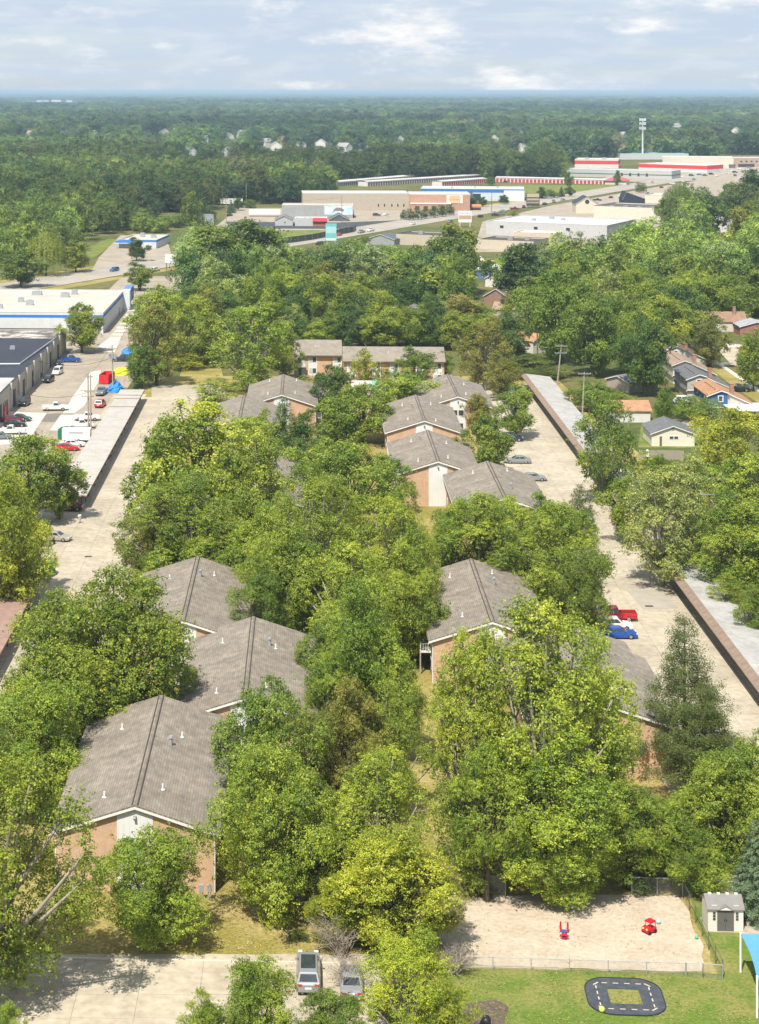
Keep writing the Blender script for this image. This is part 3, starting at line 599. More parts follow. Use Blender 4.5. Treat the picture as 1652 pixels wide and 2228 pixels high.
WH = (.62, .60, .56); GR = (.40, .41, .41); BL = (.035, .16, .42); TN = (.42, .355, .275); LG = (.55, .56, .57)
# left: dark-roofed workshop and white workshop with blue band
wk = bld('workshop', 'long workshop with black membrane roof and grey pilaster wall on the left', S(-150, 372), S(-67, 372), 6.0, 128, (.40, .375, .325), (.037, .043, .058),
    units=[(62, 46, 2.2, 1.0), (70, 62, 1.6, .8), (48, 70, 2.0, 1.0), (58, 88, 1.6, .7), (74, 92, 1.4, .8)], rz=TH,
    rdoors=[(10, 14, 4.2, (.06, .07, .08)), (20, 23, 3.6, (.05, .055, .06)), (29, 31, 3.2, (.10, .10, .10)), (38, 41.5, 4.0, (.07, .075, .08)), (52, 55, 4.0, (.06, .065, .07)), (66, 69, 4.0, (.06, .06, .065)), (80, 83.5, 4.0, (.05, .06, .07)), (96, 99, 4.0, (.05, .055, .06)), (110, 113, 4.0, (.06, .06, .06))], rwins=[(25, 26, 1.2, 3.4), (27, 28, 1.2, 3.4)])
for k in range(9):
    q = MB(); y = 34+k*11.2; q.box(83.02, 83.42, y, y+.7, 1.6, 6.25); part(wk, 'pilaster', q, M_OBJ, color=(.50, .46, .39))
q = MB(); q.box(.4, 82.6, .4, 30, 5.52, 5.56); part(wk, 'near_roof_sheet', q, M_OBJFLAT, color=(.60, .57, .52)); q = MB(); q.box(.4, 82.6, 30.2, 46, 5.52, 5.57); part(wk, 'gravel_roof_sheet', q, M_OBJFLAT, color=(.42, .40, .37))
q = MB(); q.box(.4, 82.6, 112, 127, 5.52, 5.57); part(wk, 'patched_roof_sheet', q, mat('patched_roof', (.13, .115, .10), .9, .2, .3, col2=(.50, .46, .42), v2=1.2))
q = MB(); q.tube([(38, 64, 5.7), (80, 66, 5.7), (82.4, 108, 5.9)], .22, 6); part(wk, 'roof_duct', q, M_GALV)
q = MB(); q.tube([(30, 58, 5.65), (55, 60, 5.65)], .14, 6); part(wk, 'roof_duct', q, M_GALV)
w1 = bld('workshop', 'white walled workshop with bright blue band under its roof edge', S(-140, 534), S(-60.7, 534), 6.2, 61, (.56, .57, .58), (.47, .435, .37), stripe=((.03, .17, .50), 4.7, 5.5), rz=TH,
    units=[(30, 40, 3.0, 1.6), (36, 28, 2.6, 1.4), (34, 12, 2.6, 1.6), (50, 30, 2.0, 1.4), (54, 22, 2.4, 1.6), (52, 50, 3.4, 1.2), (62, 44, 2.8, 1.5), (64, 52, 2.0, 1.6), (46, 14, 2.0, 1.2)], rdoors=[(44, 45.5, 2.4, (.08, .08, .09))])
q = MB(); q.box(79.32, 81.6, 56, 60.5, 0, 6.6); part(w1, 'entrance_block', q, M_OBJ, color=(.60, .62, .64)); q = MB(); q.box(79.32, 81.62, 60.51, 70, 2.5, 6.9); part(w1, 'blue_signboard', q, M_OBJ, color=(.09, .22, .48))
# far commercial strip
st = bld('filling_station', 'low white filling station with blue canopy band left of the wood', (258.6, 539.6), (340, 540.7), 3.9, 31, (.52, .53, .53), (.47, .43, .36), stripe=((.04, .17, .50), 2.95, 3.85), units=[(6.5, 22, 2.2, 2.0), (12.4, 19, 2.6, 1.4)], doors=[(12, 14.5, 2.4, (.62, .62, .60))])
q = MB(); q.box(-1.2, 9.5, -2.6, -.06, 2.6, 3.5); part(st, 'canopy', q, M_OBJ, color=(.05, .19, .52)); q = MB(); q.box(-1.25, 9.6, -2.66, -2.6, 2.35, 2.6); part(st, 'canopy_edge', q, M_TRIM)
bld('shed', 'small blue grey block shed in the scrub', (425, 489), (465, 488.5), 5.2, 8, (.30, .35, .40), (.25, .23, .20), doors=[(3, 8, 3.6, (.62, .62, .60))], para=.2)
k3 = bld('showroom', 'long tan showroom wall with a row of small windows', (659, 457.5), (891.5, 457.7), 10.2, 32, (.40, .345, .27), (.50, .485, .45), wins=[(x, x+1.0, 2.2, 4.0) for x in (45, 48.6, 53, 56.6, 60.2)], para=.3)
kb_ = bld('showroom', 'pink brick showroom carrying a white and orange signboard', (891.8, 458), (1023, 458.6), 9.8, 31, (.45, .27, .19), (.62, .57, .52), wins=[(1.5, 3.0, 1, 3)], wallmat=M_OBJBRICK, para=.3)
q = MB(); q.box(.5, 24, -7.5, -.05, 0, 4.4); part(kb_, 'entrance_wing', q, M_OBJBRICK, color=(.44, .27, .18)); q = MB(); q.box(.3, 24.3, -7.8, -.05, 4.4, 4.7); part(kb_, 'entrance_roof', q, M_OBJFLAT, color=(.66, .62, .57))
for x in (3, 8, 13, 18): q = MB(); q.box(x, x+2.5, -7.56, -7.5, 1.0, 3.2); part(kb_, 'window', q, M_GLASS)
sg = thing('signboard', 'white and orange EQUIPMENT signboard on the pink brick wall', 'sign', G(972, 458.4)+Vector((0, -.25, 4.6)), TH)
q = MB(); q.box(0, 9.6, 0, .12, 0, 4.8); part(sg, 'panel', q, M_TRIM); q = MB(); q.box(1.6, 8.0, -.02, 0, .2, 4.6); part(sg, 'orange_glow_print', q, M_OBJ, color=(.70, .45, .25))
def text(parent, s, x, z, size, m, y=-.05):
    cu = bpy.data.curves.new('lettering', 'FONT'); cu.body = s; cu.size = size; cu.extrude = .01; cu.align_x = 'CENTER'
    t = bpy.data.objects.new('lettering_source', cu); me = bpy.data.meshes.new_from_object(t); bpy.data.objects.remove(t); me.materials.clear(); me.materials.append(m)
    o = obj('lettering', me, parent, (x, y, z)); o.rotation_euler = (R(90), 0, 0); return o
text(sg, 'POWER ZONE', 4.8, 3.1, 1.35, paint('letter_grey', (.36, .32, .28))); text(sg, 'EQUIPMENT', 4.8, 1.6, 1.5, paint('letter_orange', (.62, .17, .03)))
k4 = bld('warehouse', 'grey block warehouse with a pale blue painted mural', (613.5, 474), (768, 474.7), 7.2, 20, (.33, .35, .35), (.46, .41, .35), para=.1, wallmat=M_OBJBRICK)
q = MB(); q.box(24, 40, -.09, -.03, 1.9, 7.1); mu = part(k4, 'mural', q, mat('mural_sky', (.42, .56, .68), .8, .2, .25, col2=(.62, .68, .72)))
q = MB(); q.yprism([(28.5, 3.0), (30.2, 4.2), (33.0, 4.0), (34.6, 3.6), (35.2, 4.6), (33.8, 5.9), (31, 6.1), (29.6, 5.2)], -.11, -.092); part(mu, 'painted_bird', q, paint('mural_brown', (.22, .19, .19), var=.3))
def gable(name, label, loc, rz, Wd, dp, ez, rg, wall, roof, rigde='y', cat='house', off=.35, wins=(), doors=(), chim=None, wallm=None, lwins=(), group=None, apex=None, rez=None):
    """gable faces -y locally; loc is the middle of the front foot; apex: sideways shift of the ridge, rez: right eave height"""
    T = thing(name, label, cat, loc, rz, group); a = apex or 0; w = Wd/2; re = ez if rez is None else rez; wm = wallm or M_OBJSIDE
    q = MB(); q.yprism([(-w, 0), (w, 0), (w, re-.05), (a, rg-.1), (-w, ez-.05)], 0, dp); part(T, 'wall', q, wm, color=wall)
    q = MB()
    for s, e in ((-1, ez), (1, re)):
        sl = (rg-e)/(w-s*a); x1 = s*(w+off); z1 = e-sl*off; poly = [(a, rg), (x1, z1), (x1, z1-.14), (a, rg-.14)]
        q.yprism(poly if s < 0 else poly[::-1], -off, dp+off)
    r = part(T, 'roof', q, M_OBJROOF, color=roof); q = MB()
    for s, e in ((-1, ez), (1, re)):
        sl = (rg-e)/(w-s*a); x1 = s*(w+off); z1 = e-sl*off; poly = [(a, rg-.14), (x1, z1-.14), (x1, z1-.32), (a, rg-.32)]; q.yprism(poly if s < 0 else poly[::-1], -off-.05, -off+.02)
    part(T, 'rake_board', q, M_TRIM)
    for x0, x1, z0, z1 in wins:
        q = MB(); q.box(x0-.12, x1+.12, -.06, 0, z0-.12, z1+.12); f = part(T, 'window', q, M_TRIM); q = MB(); q.box(x0, x1, -.075, -.06, z0, z1); part(f, 'pane', q, M_GLASS)
    for y0, y1, z0, z1 in lwins:
        q = MB(); q.box(-w-.06, -w, y0, y1, z0, z1); f = part(T, 'window', q, M_TRIM); q = MB(); q.box(-w-.075, -w-.06, y0+.1, y1-.1, z0+.1, z1-.1); part(f, 'pane', q, M_GLASS)
    for x0, x1, z1, col in doors: q = MB(); q.box(x0, x1, -.05, 0, .02, z1); part(T, 'door', q, M_OBJ, color=col)
    if chim: x, y, z = chim; q = MB(); q.box(x-.4, x+.4, y-.4, y+.4, 1.0, z-.12); q.box(x-.47, x+.47, y-.47, y+.47, z-.12, z); part(r, 'chimney', q, M_OBJBRICK, color=(.36, .20, .14))
    return T
gable('cottage_shop', 'small grey gabled shop next to the red awning', G(618, 491), TH, 9.5, 12, 3.4, 5.6, (.42, .43, .43), (.20, .185, .17), cat='shop', wins=[(.2, .9, 1.2, 2.4)])
sh = bld('shop', 'flat grey shop with red awning and red brick front', (642, 491.5), (710, 492), 4.2, 11, (.44, .45, .44), (.64, .63, .60), units=[(5, 5, 1.2, .8), (8, 4, 1.2, .8)], cat='shop')
q = MB(); q.xprism([(-1.1, 2.6), (0, 2.6), (0, 4.4), (-.25, 4.4)], 9.4, 17.2); part(sh, 'awning', q, M_OBJ, color=(.60, .035, .05)); q = MB(); q.box(9.5, 17, -.06, 0, 0, 2.6); part(sh, 'brick_front', q, M_OBJBRICK, color=(.40, .15, .13))
gable('shop_hall', 'low building with dark triangular gable under the mural', G(738, 481), TH, 11, 12, 1.2, 4.0, (.09, .105, .12), (.11, .12, .14), cat='shop')
k6 = bld('warehouse', 'metal warehouse with wide blue band and white roof', (916, 435.5), (1141, 437.5), 7.75, 32, (.52, .56, .60), (.52, .515, .49), stripe=((.03, .16, .40), 5.4, 7.6), doors=[(34, 39, 4.6, (.03, .04, .055)), (58, 60, 2.4, (.3, .32, .34))], para=.2, units=[(20, 12, 2.0, .7), (35, 14, 2.0, .7), (50, 18, 2.0, .7)])
q = MB(); q.box(54, 67.2, -.12, -.06, 0, 6.9); part(k6, 'white_cladding', q, M_SIDING)
def storage(label, p0, p1, dp=10, h=3.4, doors=True, pitch=3.06):
    a, b = G(*p0), G(*p1); d = b-a; Wd = d.length; T = thing('storage_row', label, 'storage units', a, math.atan2(d.y, d.x), 'self storage rows')
    q = MB(); q.box(0, Wd, 0, dp, 0, h); part(T, 'wall', q, M_OBJ, color=(.62, .58, .54)); q = MB(); q.xprism([(-.3, h), (dp/2, h+.75), (dp+.3, h), (dp+.3, h+.01), (dp/2, h+.9), (-.3, h+.15)][::-1], -.2, Wd+.2); part(T, 'roof', q, M_OBJFLAT, color=(.47, .44, .44))
    q = MB(); q.box(0, 2.1, -.05, 0, .05, 2.7); dm = q.mesh('roller_door', M_OBJ)
    for k in range(int((Wd-1)/pitch)): obj('roller_door', dm, T, (.7+k*pitch, 0, 0), color=(.42, .045, .06) if doors else (.16, .13, .13))
storage('storage row with red roller doors facing the grass field', (1078, 395.5), (1333, 401.5), 10)
storage('storage row with red doors ending behind the blue band warehouse', (962, 405), (1060, 397.8), 9)
storage('nearest long storage row with dark doors and grey roof', (800, 405.5), (1052, 389.5), 9, doors=False)
storage('farthest long storage row with dark doors below the tree line', (733, 406), (990, 383.5), 9, doors=False)
bld('depot', 'white depot with dark green roof edge behind the storage row', (1063, 383), (1178, 385), 4.4, 24, WH, (.10, .20, .15), stripe=((.04, .13, .09), 3.6, 4.4), para=.1)
bld('depot', 'long grey block depot with green canopies', (1200, 383), (1462, 389.5), 6.4, 26, (.42, .42, .40), (.46, .47, .48), wins=[(60+i*7, 62+i*7, 1.5, 4.2) for i in range(4)], stripe=((.05, .15, .12), 2.6, 3.4))
bld('store', 'white store with a red band near the tree line', (1251, 365), (1346, 366), 8, 40, WH, (.46, .44, .41), stripe=((.62, .05, .06), 3.6, 7.0), units=[(10, 20, 4, 1.6), (26, 22, 4, 1.6)])
r2 = bld('store', 'white store with bright red corner fascia and parked cars', (1390, 371), (1539, 376), 6.5, 30, WH, (.64, .60, .55), stripe=((.62, .045, .05), 3.0, 6.2))
bld('hall', 'pale blue roofed hall below the cell tower', (1349, 347), (1499, 346.5), 6, 36, (.50, .50, .47), (.22, .40, .58), para=.1)
bld('retail_block', 'large cream retail block on the far right', (1442, 364), (1597, 365.5), 9.6, 40, (.58, .53, .44), (.50, .46, .42), doors=[(60, 66, 3.5, (.12, .11, .1))])
bld('retail_block', 'brick pink retail block at the right edge of the strip', (1598, 363.5), (1690, 363), 8.5, 40, (.40, .29, .23), (.45, .41, .37), wins=[(6+i*5, 8+i*5, 4.5, 6.2) for i in range(4)], doors=[(4, 20, 3.0, (.05, .05, .06))])
for u, lb in ((1331, 'left red hipped kiosk roof in front of the storage row'), (1355, 'right red hipped kiosk roof in front of the storage row')):
    T = thing('kiosk', lb, 'kiosk', G(u, 401), RD, 'red roofed kiosks'); q = MB(); q.box(-4, 4, -4, 4, 0, 3); part(T, 'wall', q, M_OBJ, color=(.55, .5, .47)); q = MB(); q.add([(-5, -5, 3), (5, -5, 3), (5, 5, 3), (-5, 5, 3), (0, 0, 5.6)], [(0, 1, 4), (1, 2, 4), (2, 3, 4), (3, 0, 4), (3, 2, 1, 0)]); part(T, 'roof', q, M_OBJ, color=(.42, .10, .10))
# nearer shops right of the road
A9 = G(1058, 509.6); D9 = Vector((math.cos(RD), math.sin(RD), 0))
bld('store', 'large white flat-roofed store with three dark windows behind the wood', A9, A9+D9*62, 6.6, 50, (.46, .455, .45), (.46, .465, .47), wins=[(7.3, 9.3, 3.4, 4.8), (25, 27, 3.4, 4.8), (41.5, 43.5, 3.4, 4.8)], units=[(18, 20, 2, 1), (30, 30, 2, .8), (22, 36, 2.5, 1.2)], para=.3)
A = G(1044, 541); bld('store', 'low tan store with black roof in front of the white store', A, A+D9*26, 4.4, 20, (.50, .44, .34), (.075, .07, .068), units=[(12, 8, 2.6, 1.4), (19, 11, 2.2, 1.0)])
A = G(1118, 527); bld('store', 'small tan annex with white roof between two stores', A, A+D9*20, 5.0, 12, (.50, .42, .33), (.66, .64, .61))
A = G(862, 532); bld('store', 'low tan store with black roof left of the tall maple', A, A+D9*24, 5.2, 18, (.47, .40, .31), (.07, .07, .075), units=[(9, 9, 2.4, 1.2)])
gable('shop_hall', 'building with blue grey hip roof by the road', G(828, 533), RD, 14, 12, 3.0, 5.2, (.3, .3, .3), (.12, .14, .16), cat='shop')
ch = gable('chapel', 'cream chapel with round gable window and dark solar roof', G(1278, 464), TH, 13, 16, 6.0, 10, (.60, .54, .42), (.05, .06, .075), cat='chapel', wallm=M_OBJ)
q = MB(); q.tube([(-.0, -.1, 6.8), (0, 0, 6.8)], 1.3, 14); part(ch, 'round_window', q, M_GLASS)
bld('parish_hall', 'long cream hall with dark roof and pale skylights', (1292, 474), (1441, 480), 7, 34, (.60, .55, .46), (.10, .095, .09), units=[(8+i*8, 8, 2.6, .5) for i in range(5)])
gable('service_hall', 'black monopitch roofed hall behind the chapel hall', G(1384, 448), TH, 16, 14, 4.6, 9, (.03, .035, .05), (.035, .04, .06), cat='hall', apex=-6, rez=4.0, wallm=M_OBJ)
bld('service_hall', 'cream service hall half behind the tall willow', (1404, 452), (1480, 454), 8, 26, (.58, .53, .43), (.45, .43, .40))
# ---------------------------------------------------------------- houses on the right
def split_house(label, ua, va, Y, wall1, wall2, roof, L=14.5, gcol=(.46, .43, .385)):
    X = (ua-CU)*Y/FP; T = gable('split_level_house', label, (X+2.4, Y, 0), TH, 10.4, L, 2.4, 6.0, wall2, roof, apex=-2.5, rez=2.6, group='split level houses', chim=(.9, 4.2, 6.6))
    q = MB(); q.yprism([(-5.3, 2.2), (-1.1, 2.2), (-1.1, 5.5), (-2.5, 6.0), (-5.3, 4.9)], -.5, L-.2); up = part(T, 'upper_storey', q, M_OBJSIDE, color=wall1)
    q = MB(); q.box(-3.2, -2.0, -.56, -.5, 3.3, 4.7); f = part(up, 'window', q, M_TRIM); q = MB(); q.box(-3.0, -2.2, -.575, -.56, 3.45, 4.55); part(f, 'pane', q, M_GLASS)
    for y in (2.5, 6.5, 10.5): q = MB(); q.box(-5.36, -5.3, y, y+1, 3.4, 4.5); f = part(up, 'window', q, M_TRIM); q = MB(); q.box(-5.375, -5.36, y+.1, y+.9, 3.5, 4.4); part(f, 'pane', q, M_GLASS)
    q = MB(); sl = 1.1/2.8; q.yprism([(-2.5, 6.02), (-5.75, 6.02-3.25*sl), (-5.75, 5.86-3.25*sl), (-2.5, 5.86)], -.85, L+.3); q.yprism([(-2.5, 6.02), (-2.5, 5.86), (-.8, 5.35), (-.8, 5.51)], -.85, L+.3); rr = part(T, 'upper_roof', q, M_OBJROOF, color=roof)
    q = MB(); q.yprism([(-2.5, 5.86), (-5.75, 5.86-3.25*sl), (-5.75, 5.66-3.25*sl), (-2.5, 5.64)], -.9, -.84); q.yprism([(-2.5, 5.86), (-2.5, 5.64), (-.8, 5.13), (-.8, 5.35)], -.9, -.84); part(T, 'upper_rake', q, M_TRIM)
    q = MB(); q.box(-5.32, -1.08, -.55, -.5, 2.0, 2.2); part(T, 'skirt_board', q, M_TRIM)
    for k in range(6): q = MB(); q.box(-3.5, -3.2, 1.5+k*1.9, 1.9+k*1.9, 5.60, 5.80); part(rr, 'roof_vent', q, M_DARK)
    return T
split_house('split level house with bright blue upper storey and orange brown roof', 1569.5, 847, 396, (.035, .11, .26), (.50, .46, .40), (.40, .225, .125))
split_house('split level house with grey siding and dark grey roof behind the blue one', 1522.6, 812, 418.5, (.40, .37, .33), (.5, .47, .42), (.145, .15, .155))
split_house('split level house with white gable and tan roof, third behind the blue one', 1490, 784, 440, (.60, .57, .52), (.55, .52, .46), (.33, .24, .18))
split_house('split level house with brown roof, farthest of the row behind the dark maple', 1472, 763, 465, (.56, .54, .5), (.5, .48, .44), (.27, .19, .145))
q = MB(); q.box(-6, 6, -5, 5, 2.6, 2.75); q.box(-5.8, -5.6, -4.8, -4.6, 0, 2.6); q.box(5.6, 5.8, -4.8, -4.6, 0, 2.6); q.box(-5.8, -5.6, 4.6, 4.8, 0, 2.6); q.box(5.6, 5.8, 4.6, 4.8, 0, 2.6)
tag(obj('patio_cover', q.mesh('patio_cover', paint('white_panel', (.62, .63, .64))), None, G(1640, 912), TH), 'pale metal patio cover beside the blue house', 'patio cover')
gc = gable('garage', 'cream detached garage with grey roof in front of the blue house', G(1465, 971), TH, 8.6, 9.5, 2.8, 4.35, (.66, .61, .50), (.155, .16, .165), cat='garage', wins=[(-.7, .05, 1.5, 2.0), (.25, 1.0, 1.5, 2.0)], doors=[(-2.7, -2.25, 2.0, (.14, .11, .08))])
q = MB(); q.box(-.25, .25, -.05, 0, 3.2, 3.8); part(gc, 'louvre', q, M_STEEL)
gable('garage', 'garage with orange brown roof and white gable among the trees', G(1191, 772)+Vector((-1, 4, 0)), R(36), 6.2, 7.5, 3.6, 5.2, (.56, .53, .47), (.42, .24, .12), cat='garage', wins=[(1.0, 2.0, 1.8, 2.3)])
gable('house', 'small house with orange roof just showing left of the dark maple', G(1345, 740), R(30), 7, 9, 3.2, 5.4, (.50, .55, .58), (.42, .25, .14))
gable('garage', 'low grey roofed garage behind the carport poles', G(1345, 850), R(-60), 8, 9, 2.6, 3.8, (.35, .30, .26), (.20, .20, .205), cat='garage')
gable('garage', 'white garage with orange roof edge left of the parked white suv', G(1408, 912), R(90)+TH, 8, 8, 2.7, 4.2, (.62, .60, .56), (.42, .235, .13), cat='garage')
gable('house', 'brown roofed house with brick chimney at the upper right edge', G(1618, 718), R(90)+TH, 8, 12, 3.2, 5.6, (.58, .54, .47), (.29, .185, .125), chim=(-1, 3, 7.2))
gable('house', 'house with grey metal roof below the brown roofed one', G(1648, 730), TH, 10, 8, 2.8, 4.2, (.30, .14, .12), (.36, .38, .40))
gable('house', 'brick house with grey brown roof in the gap of the wood', G(1079, 665), R(-25), 8, 12, 3.4, 5.8, (.30, .19, .14), (.25, .205, .18), wallm=M_OBJBRICK)
gable('house', 'house with white gable behind the brick house in the gap', G(1082, 625), R(-25), 9, 10, 3.4, 6.0, (.64, .61, .58), (.45, .44, .43))
gable('shed', 'blue doored shed with pale roof beyond the wood gap', G(1070, 607), R(-15), 12, 12, 3.4, 4.6, (.10, .16, .30), (.60, .61, .62), cat='shed')
gable('house', 'tan roofed bungalow by the pale driveway in the wood gap', G(1146, 690), R(70), 8, 10, 2.8, 4.6, (.40, .38, .36), (.36, .26, .19), wins=[(-2, -1, 1, 2)])
gable('house', 'cream house wall peeping through the middle wood', G(905, 712), TH, 8, 9, 4.5, 6.4, (.58, .52, .44), (.19, .185, .18))
gable('house', 'red brick house behind the tall poplars', G(965, 670), R(20), 9, 9, 4.5, 6.8, (.36, .17, .12), (.30, .27, .25), wallm=M_OBJBRICK)
gable('house', 'pale house pair roof at the right edge of the wood', G(1590, 497), R(15), 10, 12, 4, 6.4, (.60, .58, .55), (.42, .40, .40))
gable('house', 'white house with brown roof left of the yellow round tree', G(1563, 505), R(-20), 9, 10, 4, 6.2, (.60, .58, .55), (.33, .26, .22))
pv = thing('pool_pavilion', 'small pavilion with striped pink and green roof between the blocks', 'pavilion', G(765, 872), TH)
q = MB(); q.box(0, 8, 0, .3, 0, 2.6); q.box(0, .3, .3, 5, 0, 2.6); q.box(7.7, 8, .3, 5, 0, 2.6); part(pv, 'wall', q, M_OBJ, color=(.50, .42, .35)); q = MB(); q.box(1.2, 3.6, -.03, 0, .3, 2.2); part(pv, 'opening', q, M_DARK)
for i, c in enumerate([(.55, .45, .42), (.52, .46, .43), (.52, .46, .43), (.16, .40, .31), (.56, .47, .45)]): q = MB(); q.xprism([(-.3, 2.6), (5.2, 3.8), (5.2, 3.9), (-.3, 2.7)][::-1], i*1.62-.05, i*1.62+1.55); part(pv, 'roof_panel', q, M_OBJ, color=c)
# far suburbs: gabled houses seen between crowns
FH = [(60, 297, 1), (140, 294, 0), (209, 297, 0), (325, 295, 2), (360, 292, 0), (445, 310, 2), (500, 303, 2), (570, 318, 0), (602, 327, 0), (620, 312, 3), (697, 320, 0), (720, 316, 0), (790, 324, 0), (418, 341, 2), (492, 341, 2), (1076, 308, 0), (1131, 331, 0), (873, 312, 0), (1361, 301, 0), (1418, 310, 1), (1560, 300, 2), (1600, 290, 0), (1478, 279, 0), (1130, 292, 2), (950, 300, 0), (520, 296, 0), (655, 322, 2), (760, 330, 0)]
for i, (u, v, c) in enumerate(FH):
    g = G(u, v+3); wc = [(.66, .63, .58), (.62, .50, .36), (.52, .52, .52), (.50, .28, .2)][c]; rc = [(.34, .33, .33), (.40, .30, .22), (.24, .245, .26), (.30, .2, .16)][c]
    gable('suburban_house', ['white gabled house between crowns of the far woods', 'tan house between crowns of the far woods', 'grey roofed house between crowns of the far woods', 'reddish house between crowns of the far woods'][c], g, R((i*53) % 120-60), 13, 14, 7.5, 12.0, wc, rc, group='far suburban houses')
for i, (u, v, w) in enumerate([(92, 222.5, 26), (122, 221.5, 20), (150, 222.5, 12), (105, 214, 30), (938, 217.5, 16), (1048, 217.5, 28), (1160, 217, 14), (600, 216, 18)]):
    g = G(u, v); s = g.y/FP; T = thing('far_shed', 'white industrial shed low on the horizon', 'building', g, 0, 'far white sheds'); q = MB(); q.box(-w*s/2, w*s/2, 0, 40, 0, 4.5*s); part(T, 'wall', q, M_OBJ, color=(.70, .69, .67)); q = MB(); q.box(-w*s/2-1, w*s/2+1, -1, 41, 4.5*s, 4.5*s+1.0); part(T, 'roof', q, M_OBJ, color=(.6, .6, .6))
# ---------------------------------------------------------------- vehicles
CARM = {}
SPEC = {  # L, half width, belt, roof, sections (x/L, w, zb, zt), cabin base x0,x1, cabin top x0,x1
 'sedan': (5.0, .92, .93, 1.44, [(-.5, .84, .36, .74), (-.475, .95, .25, .93), (-.30, 1, .22, .97), (0, 1, .21, .94), (.24, 1, .22, .92), (.42, .95, .24, .80), (.5, .82, .33, .60)], -.37, .23, -.21, .07),
 'suv': (4.75, .94, 1.06, 1.70, [(-.5, .88, .42, .95), (-.48, .97, .30, 1.08), (-.2, 1, .26, 1.08), (.2, 1, .26, 1.05), (.41, .96, .28, .95), (.5, .84, .36, .70)], -.485, .25, -.41, .09),
 'van': (4.6, .93, 1.10, 1.92, [(-.5, .94, .36, 1.12), (-.2, 1, .26, 1.12), (.25, 1, .26, 1.08), (.43, .95, .28, .92), (.5, .84, .34, .68)], -.495, .33, -.47, .16),
 'pickup': (5.8, .99, 1.14, 1.86, [(-.5, .95, .50, .78), (-.3, 1, .40, .80), (-.08, 1, .38, .82), (-.07, 1, .38, 1.16), (.2, 1, .38, 1.14), (.43, .97, .40, 1.05), (.5, .86, .48, .80)], -.085, .22, -.06, .10)}
def quadpanel(c, mu, mv, off):                       # c: 4 corners of a face; inset margins; lifted along the normal
    c = [Vector(p) for p in c]; n = (c[1]-c[0]).cross(c[3]-c[0]).normalized()*off
    f = lambda s, t: (c[0].lerp(c[1], s)).lerp(c[3].lerp(c[2], s), t)+n
    return [f(mu[0], mv[0]), f(mu[1], mv[0]), f(mu[1], mv[1]), f(mu[0], mv[1])]
